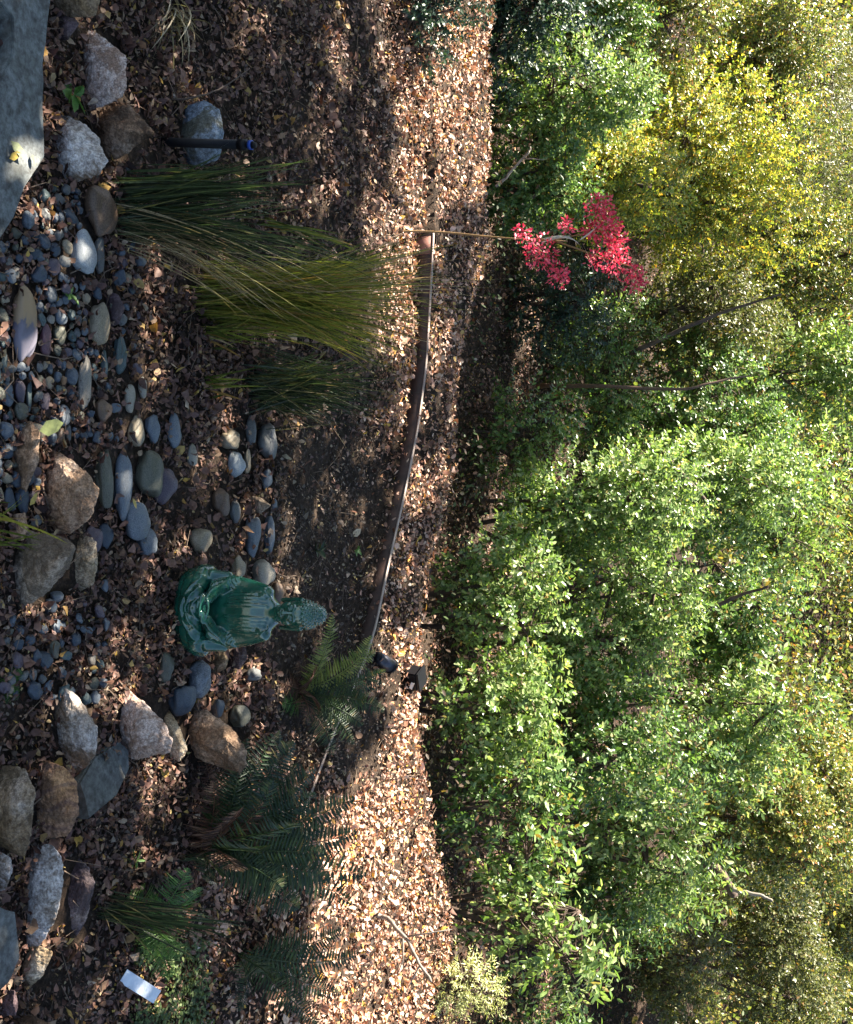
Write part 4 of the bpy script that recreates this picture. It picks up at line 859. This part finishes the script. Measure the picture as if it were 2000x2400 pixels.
SH = [
 # X, Y, y, rX, rY, mat, label, kwargs
 (1010,10,3.9,190,180,'sh_dark','dark shaded shrub with drooping fine leaves at the far left edge over the path',dict(leaf=.017,dens=.75,droop=.2,stems=6)),
 (1230,90,4.9,170,190,'sh_dark','dark blue green shrub behind the leafy path at the far left',dict(leaf=.024,dens=.9)),
 (1330,240,5.3,190,170,'sh_light','green shrub with pale tips behind the dark left shrub',dict(leaf=.024)),
 (1260,430,5.2,130,150,'sh_green','low glossy green shrub at the path edge left of the red flowers',dict(leaf=.026)),
 (1440,420,5.9,190,190,'sh_yellow','yellow leaved shrub right above the red flowers',dict(leaf=.024,wr=.42)),
 (1600,330,6.6,230,220,'sh_yellow','dull gold and green shrub left of the brightest yellow one',dict(leaf=.024)),
 (1690,500,6.9,190,210,'sh_yellow','bright yellow shrub high up behind the first yellow shrub',dict(leaf=.026,wr=.42)),
 (1560,90,6.4,170,170,'sh_mix','sparse brownish shrub with bare twigs at the upper left',dict(leaf=.022,dens=.7)),
 (1800,120,7.6,210,240,'sh_mix','green and gold shrub in the top left corner',dict(leaf=.026)),
 (1900,330,8.6,200,240,'sh_olive','feathery olive green shrub at the top left',dict(leaf=.03,wr=.25,shape=1)),
 (1880,640,8.6,200,230,'sh_mix','mottled green shrub at the top between olive and dark ones',dict(leaf=.028)),
 (1620,720,7.2,220,190,'sh_olive','dull olive twiggy shrub right of the red flowers',dict(leaf=.024,dens=.8)),
 (1290,700,5.7,150,170,'sh_dark','dark small leaved shrub just right below the red flowers',dict(leaf=.022,dens=.5)),
 (1400,880,6.3,190,170,'sh_green','dark green open shrub with a reddish branch',dict(leaf=.024,dens=.7)),
 (1240,1010,5.3,120,140,'sh_green','low sparse shrub hanging over the dark bank in the middle',dict(leaf=.024,dens=.5)),
 (1640,960,7.0,210,170,'sh_green','leafy green shrub in the upper middle',dict(leaf=.03,shape=0)),
 (1860,900,8.2,200,190,'sh_light','pale green long leaved shrub at the top middle',dict(leaf=.042,wr=.4)),
 (1380,1200,5.6,240,210,'sh_light','wide light green shrub, brightest in the middle',dict(leaf=.025,dens=1.1)),
 (1660,1190,6.6,200,200,'sh_light','light green shrub behind the brightest middle one',dict(leaf=.034)),
 (1880,1180,7.8,190,190,'sh_light','yellowish long leaved shrub at the top right of the middle',dict(leaf=.042,wr=.4)),
 (1210,1430,4.9,140,170,'sh_light','fresh green shrub overhanging the path behind the spotlight',dict(leaf=.026,dens=.9)),
 (1420,1480,5.5,210,190,'sh_light','rounded green shrub right of the brightest middle shrub',dict(leaf=.025,dens=1.1)),
 (1680,1420,6.5,180,170,'sh_green','mid green shrub at mid height behind the rounded green one',dict(leaf=.032)),
 (1180,1650,4.8,150,160,'sh_light','fresh green shrub reaching the path behind the black box',dict(leaf=.027,dens=.9)),
 (1420,1750,5.5,220,190,'sh_green','dense glossy green shrub in the right half',dict(leaf=.027)),
 (1700,1660,6.3,190,210,'sh_light','pale sunlit shrub in the upper right with long leaves',dict(leaf=.038,wr=.42)),
 (1240,1930,4.9,150,170,'sh_green','broad leaved green shrub above the fallen branch',dict(leaf=.034,dens=.8,wr=.42)),
 (1500,1960,5.7,200,180,'sh_light','broad leaved shrub with bright drooping tips on the right',dict(leaf=.038,wr=.4)),
 (1330,2150,5.0,160,150,'sh_light','drooping large leaved shrub above the lichen covered bush',dict(leaf=.042,dens=.8,wr=.38,droop=.35)),
 (1780,1940,7.0,200,200,'sh_mix','muted green shrub behind the broken log',dict(leaf=.03)),
 (1560,2250,7.2,150,170,'sh_olive','brownish olive shrub just above the right end of the path growth',dict(leaf=.024)),
 (1800,2240,8.0,210,220,'sh_olive','dull olive shrub in the upper right corner',dict(leaf=.026)),
 (1440,2090,6.5,150,160,'sh_green','mid green shrub filling the gap left of the drooping large leaved one',dict(leaf=.028)),
 (1400,60,6.1,150,170,'sh_green','plain green shrub behind the dark shrubs at the far left',dict(leaf=.024)),
 (1930,1900,9.0,150,220,'sh_mix','pale distant shrub at the top right',dict(leaf=.034)),
 (1960,2120,10.,180,220,'sh_olive','farthest dull shrub at the top right corner',dict(leaf=.034)),
]
for X, Y, y, rX, rY, mt, lab, kw in SH:
    if X < 1460: y -= .12+.45*float(sstep(900, 1300, Y))
    if X < 1300: X -= 25; rX *= 1.1
    shrub(X, Y, y, rX, rY, mt, lab, **kw)
for i, (X, Y, y, mt) in enumerate([(1300,2560,5.3,'sh_green'),(1600,2650,6.5,'sh_light'),(1850,2620,8,'sh_olive'),(1250,2900,5.0,'sh_light'),(1280,-220,5.2,'sh_green'),(1600,-240,6.5,'sh_light'),(1850,-200,8,'sh_olive')]):
    shrub(X, Y, y, 220, 230, mt, ['shrub beyond the right edge of the view, nearest the path','shrub beyond the right edge of the view, middle distance','shrub beyond the right edge of the view, farthest back','last shrub far beyond the right edge of the view','shrub beyond the left edge of the view, nearest the path','shrub beyond the left edge of the view, middle distance','shrub beyond the left edge of the view, farthest back'][i], leaf=.03, dens=.6)
shrub(1095, 2310, 4.02, 85, 95, 'sh_lichen', 'pale yellow green lichen covered twiggy bush at the right edge of the path', leaf=.017, dens=.8, wr=.35, shape=1, lobes=8)

# backdrop growth beyond the shrubs: one mass nobody could count
def far_growth():
    r = np.random.default_rng(21); n = 260000
    Y = r.uniform(-250,2650,n); X = r.uniform(1080,2250,n); y = 6.4+(X-1080)/1100*5.6+r.normal(0,.5,n)
    d = FWD+(Y[:,None]-1200)/F*RGT+(X[:,None]-1000)/F*UPV; P = CAMP+d*(y/d[:,1])[:,None]
    cell = np.array([noise.noise(Vector((p[0]*1.6, p[1]*1.2, p[2]*1.9))) for p in P]); P[:,1] += cell*.8; ok = (P[:,2] > terr(P[:,0], P[:,1])+.03)&(cell > -.7)
    P = P[ok]; n = len(P); th = r.normal(0,1,(n,3)); L = r.uniform(.03,.06,n); a = Acc()
    a.add(*leaves(P, th+np.array([0,-.4,0]), r.normal(0,1,(n,3))+np.array([-.6,-.6,.8]), L, L*.5, .2, 0, 0))
    tag(link('undergrowth', a.mesh('undergrowth'), M['sh_mix']), 'mass of mixed far undergrowth filling the slope behind all the shrubs', 'undergrowth', kind='stuff')
far_growth()
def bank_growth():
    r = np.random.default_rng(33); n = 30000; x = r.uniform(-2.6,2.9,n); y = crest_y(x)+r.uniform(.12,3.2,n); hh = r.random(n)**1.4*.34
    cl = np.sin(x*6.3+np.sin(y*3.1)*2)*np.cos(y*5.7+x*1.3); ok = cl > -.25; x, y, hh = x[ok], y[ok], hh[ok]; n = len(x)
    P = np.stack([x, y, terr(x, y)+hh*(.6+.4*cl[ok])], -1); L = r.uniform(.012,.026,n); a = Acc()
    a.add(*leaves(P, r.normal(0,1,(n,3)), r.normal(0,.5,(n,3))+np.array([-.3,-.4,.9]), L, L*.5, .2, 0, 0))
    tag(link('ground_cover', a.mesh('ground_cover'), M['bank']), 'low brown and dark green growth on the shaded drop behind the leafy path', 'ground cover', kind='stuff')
bank_growth()

# ------------------------------------------------------------------ branches, trunks
def branch(name, px, ys, r0, r1, mat, label, cat='branch', twigs=(), k=7):
    P = [at_y(X, Y, y) for (X, Y), y in zip(px, ys)]; root_p = P[0]; P = np.array(P); t = np.linspace(0, len(P)-1, len(P)*4)
    Q = np.stack([np.interp(t, np.arange(len(P)), P[:,i]) for i in range(3)], -1); Q[1:-1] = (Q[:-2]+2*Q[1:-1]+Q[2:])/4
    Q += np.random.default_rng(len(label)).normal(0, r0*.25, Q.shape)*np.minimum(1,.006/r0)
    a = Acc(); a.tube(Q, r0, r1, k)
    for tp, ty in twigs: T = np.array([at_y(X, Y, y) for (X, Y), y in zip(tp, ty)]); a.tube(T, r1*.7+.001, .0012, 5)
    a = local(a, root_p); o = link(name, a.mesh(name), mat, smooth=True); o.location = Vector(root_p); tag(o, label, cat); return o
def gy(X, Y): return gnd(X, Y)[1]
y0 = gy(885,2150)
branch('fallen_branch', [(885,2146),(905,2150),(955,2202),(985,2262),(1012,2300)], [y0-.05,y0-.05,y0-.12,y0-.2,y0-.25], .008, .0035, M['bark_grey'], 'pale grey fallen branch with side twigs on the sunny leaves at the right',
   twigs=[(((955,2195),(1000,2188),(1060,2178)), (y0-.12,)*3), (((985,2262),(970,2290),(950,2330)), (y0-.2,)*3), (((945,2200),(945,2250),(930,2290)), (y0-.1,)*3)])
g1 = gy(405,237)
branch('twig', [(402,234),(440,232),(505,215),(560,180),(585,160)], [g1-.02,g1,g1+.1,g1+.2,g1+.25], .0028, .0012, M['bark'], 'thin dark curved twig on the leaves above the half buried boulder', 'twig')
branch('twig', [(1163,437),(1200,400),(1235,360),(1245,345)], [4.6]*4, .006, .003, M['bark_grey'], 'bare forked pale twig sticking up at the left path edge', 'twig', twigs=[(((1225,372),(1250,372),(1275,375)), (4.6,)*3)])
branch('broken_log', [(1640,2015),(1690,2045),(1715,2090),(1722,2100)], [5.8]*4, .028, .018, M['bark'], 'grey brown broken log end among the right shrubs', 'log')
branch('branch', [(1715,2085),(1750,2092),(1790,2100),(1810,2112)], [5.75]*4, .011, .006, M['bark_grey'], 'short sunlit bleached branch beyond the broken log')
branch('branch', [(1260,905),(1420,905),(1600,915),(1700,890),(1760,880)], [5.7,5.7,5.8,5.9,6], .011, .004, M['sh_bare'], 'long reddish brown upright branch in the dark middle shrub')
branch('branch', [(1480,830),(1600,770),(1700,730),(1830,690)], [6.2,6.2,6.3,6.4], .014, .005, M['bark'], 'dark slanting bare branch above the reddish one')
branch('branch', [(1550,1060),(1600,1110),(1660,1180)], [6.0]*3, .016, .008, M['bark'], 'short dark branch crossing the light middle shrubs')
branch('branch', [(1660,1430),(1720,1400),(1800,1375)], [6.0]*3, .012, .006, M['bark'], 'dark short branch high among the light middle shrubs')

# ------------------------------------------------------------------ red flowering stalk
def red_flower():
    yb = 3.55; base = gnd(690, 590); root = empty('red_flower_stalk', base, 'tall arching stalk carrying crimson feathery flower clusters above the edging', 'flower')
    def pl(px, ys, n=24):
        P = np.array([at_y(X, Y, y) for (X, Y), y in zip(px, ys)]); t = np.linspace(0, len(P)-1, n); Q = np.stack([np.interp(t, np.arange(len(P)), P[:,i]) for i in range(3)], -1)
        for _ in range(3): Q[1:-1] = (Q[:-2]+2*Q[1:-1]+Q[2:])/4
        return Q
    mt = plain('flower_stem', (.22,.13,.05), .6); pb = 3.75
    a = Acc(); a.tube(np.vstack([base[None], pl([(760,575),(840,560),(905,542),(980,542),(1060,545),(1140,555),(1240,562),(1330,565)], [3.5,3.6,3.7,3.75,3.78,3.8,3.8,3.8])]), .0045, .0025, 7)
    a.tube(pl([(1235,560),(1300,562),(1380,545),(1420,520)], [pb]*4), .003, .0015, 5); a.tube(pl([(1300,564),(1400,600),(1480,625),(1500,650)], [pb]*4), .003, .0015, 5); a.tube(pl([(1240,562),(1280,600),(1310,650)], [pb]*3), .0025, .0012, 5)
    a.tube(pl([(905,545),(880,480),(872,440)], [3.7,3.65,3.6]), .002, .001, 5); a.tube(pl([(760,575),(830,490),(940,415),(1020,375)], [3.5,3.5,3.45,3.4]), .0018, .001, 5)
    link('stem', local(a, base).mesh('stem'), mt, root)
    rm = leafmat('petals_red', [(0,(.30,.01,.04)),(.3,(.66,.05,.13)),(.7,(.82,.14,.24)),(.9,(.86,.30,.38)),(1,(.5,.3,.2))], .5, .35, tint=(1.2,.6,.7)); r = np.random.default_rng(4)
    for (X, Y, rr, ys, nn) in [(1405,490,30,pb,430),(1425,535,30,pb,330),(1385,545,20,pb,150),(1225,548,17,pb,120),(1268,590,33,pb,430),(1310,645,24,pb,260),(1325,530,18,pb,110),(1440,570,28,pb,330),(1445,615,28,pb,330),(1487,652,25,pb,330),(1395,605,20,pb,120)]:
        nn = int(nn*.6); c = at_y(X, Y, ys+r.normal(0,.03)); s = scale_at(c); P = c+nrm(r.normal(0,1,(nn,3)))*r.random((nn,1))**.5*rr*s*np.array([1.3,1.2,1.25]); D = (P-c)+r.normal(0,.02,P.shape); a = Acc()
        a.add(*leaves(P, D, r.normal(0,1,P.shape)+np.array([0,0,.5]), r.uniform(.007,.016,nn), r.uniform(.004,.009,nn), .3, .3, 3)); link('flower_cluster', local(a, base).mesh('flower_cluster'), rm, root)
    sm = leafmat('dry_strap', [(0,(.42,.38,.42)),(1,(.6,.56,.55))], .5, .25); a = Acc()
    for px in ([(1275,560),(1320,550),(1355,560),(1375,598)], [(1270,568),(1310,556),(1340,553)], [(1365,570),(1385,610),(1393,645)], [(1360,562),(1385,545),(1400,530)]):
        Q = pl(px, [pb-.03]*len(px), 8)[None]; a.ribbon(Q, np.array([.012 if px[0][0] == 1275 else .006]), nrm(np.array([[1.,-.2,.7]])))
    link('dry_strap', local(a, base).mesh('dry_strap'), sm, root)
red_flower()

# ------------------------------------------------------------------ shade trees outside the frame (they cast the dappled shade)
BND = [(-600,860),(0,840),(120,860),(250,905),(400,905),(460,850),(560,850),(700,925),(850,905),(1000,900),(1150,925),(1300,950),(1420,930),(1500,890),(1600,895),(1700,890),(1760,855),(1850,800),(1950,745),(2050,725),(2200,720),(2400,700),(3000,700)]
def shade_tree():
    r = np.random.default_rng(12); bx = np.array(BND, float); n = 8200
    # ground points that lie in shade, sampled on the ground plane
    gx = r.uniform(-3.0,3.4,n*3); gyy = r.uniform(.2,4.6,n*3); G = np.stack([gx, gyy, terr(gx, gyy)], -1); X, Y = px_of(G)
    lim = np.interp(Y, bx[:,0], bx[:,1])+r.normal(0,10,len(Y)); sh = X < lim
    pt_ = np.sin(X*.031+np.sin(Y*.021)*2.1)+np.sin(Y*.037+X*.013)+.7*np.sin(Y*.083-X*.05)
    sh |= (X < 1125)&(Y > 640)&(Y < 1500)&(pt_ > .15); sh |= (X > 1040)&(X < 1230)&(Y > 480)&(Y < 1560)&(pt_ > -.7)
    # sunlit flecks inside the shade (real gaps in the crown)
    for (fx, fy, rx, ry) in [(785,170,26,75),(525,1090,26,38),(612,1033,9,9),(300,1635,15,15),(745,690,24,16),(25,370,9,16),(850,370,10,40),(745,340,10,30),(700,570,12,22),(905,700,30,60),(900,820,30,50),(865,1030,14,70),(760,990,8,25),(845,1160,8,60),(80,1900,18,16),(640,450,8,12),(100,1935,12,10),(740,930,14,20)]:
        sh &= ~((((X-fx)/(rx*1.5))**2+((Y-fy)/(ry*1.5))**2) < 1)
    ex = []  # extra crown leaf clumps, added to darken the shrubs with their shade
    for (xa,xb,ya,yb,yy,m2) in [(1150,1420,600,1010,5.2,700),(860,1010,-300,30,4.1,350),(1450,1990,2180,2400,7.0,260),(1500,1800,620,900,6.2,200),(1130,1300,1560,2350,5.2,180),(1330,1600,1480,1640,5.4,110)]:
        for _ in range(m2): ex.append(at_y(r.uniform(xa,xb), r.uniform(ya,yb), yy+r.normal(0,.2)))
    G = np.concatenate([G[sh][:n], np.array(ex)]); n = len(G); zt = np.maximum(r.uniform(2.3,3.6,n), G[:,2]+1.6); d = np.array(SUN_DIR); P = G+d*((zt-G[:,2])/d[2])[:,None]; root_p = np.array([-5.2,2.2,float(terr(-5.2,2.2))])
    root = empty('shade_tree', root_p, 'tall leafy tree left of the garden whose crown shades the near bed', 'tree')
    m_ = 5; B = np.repeat(P, m_, 0)+r.normal(0,.02,(n*m_,3)); k = len(B); a = Acc(); L = r.uniform(.05,.085,k)
    a.add(*leaves(B, r.normal(0,1,(k,3)), d+r.normal(0,.55,(k,3)), L, L*.62, .12, 0, 0)); link('crown', local(a, root_p).mesh('crown'), M['sh_green'], root)
    a = Acc(); a.tube(np.array([root_p-[0,0,.2], root_p+[.05,0,1.2], root_p+[.2,.1,2.4], root_p+[.8,.1,3.3]]), .16, .09, 12)
    t = np.linspace(0,1,8)[:,None]; b0 = root_p+np.array([.5,.1,3.0])
    for q in r.choice(n, 26, replace=False): e = P[q]; md = (b0+e)/2+np.array([0,0,.35]); a.tube((1-t)**2*b0+2*t*(1-t)*md+t*t*e, .03, .006, 6)
    link('trunk', local(a, root_p).mesh('trunk'), M['bark'], root)
shade_tree()
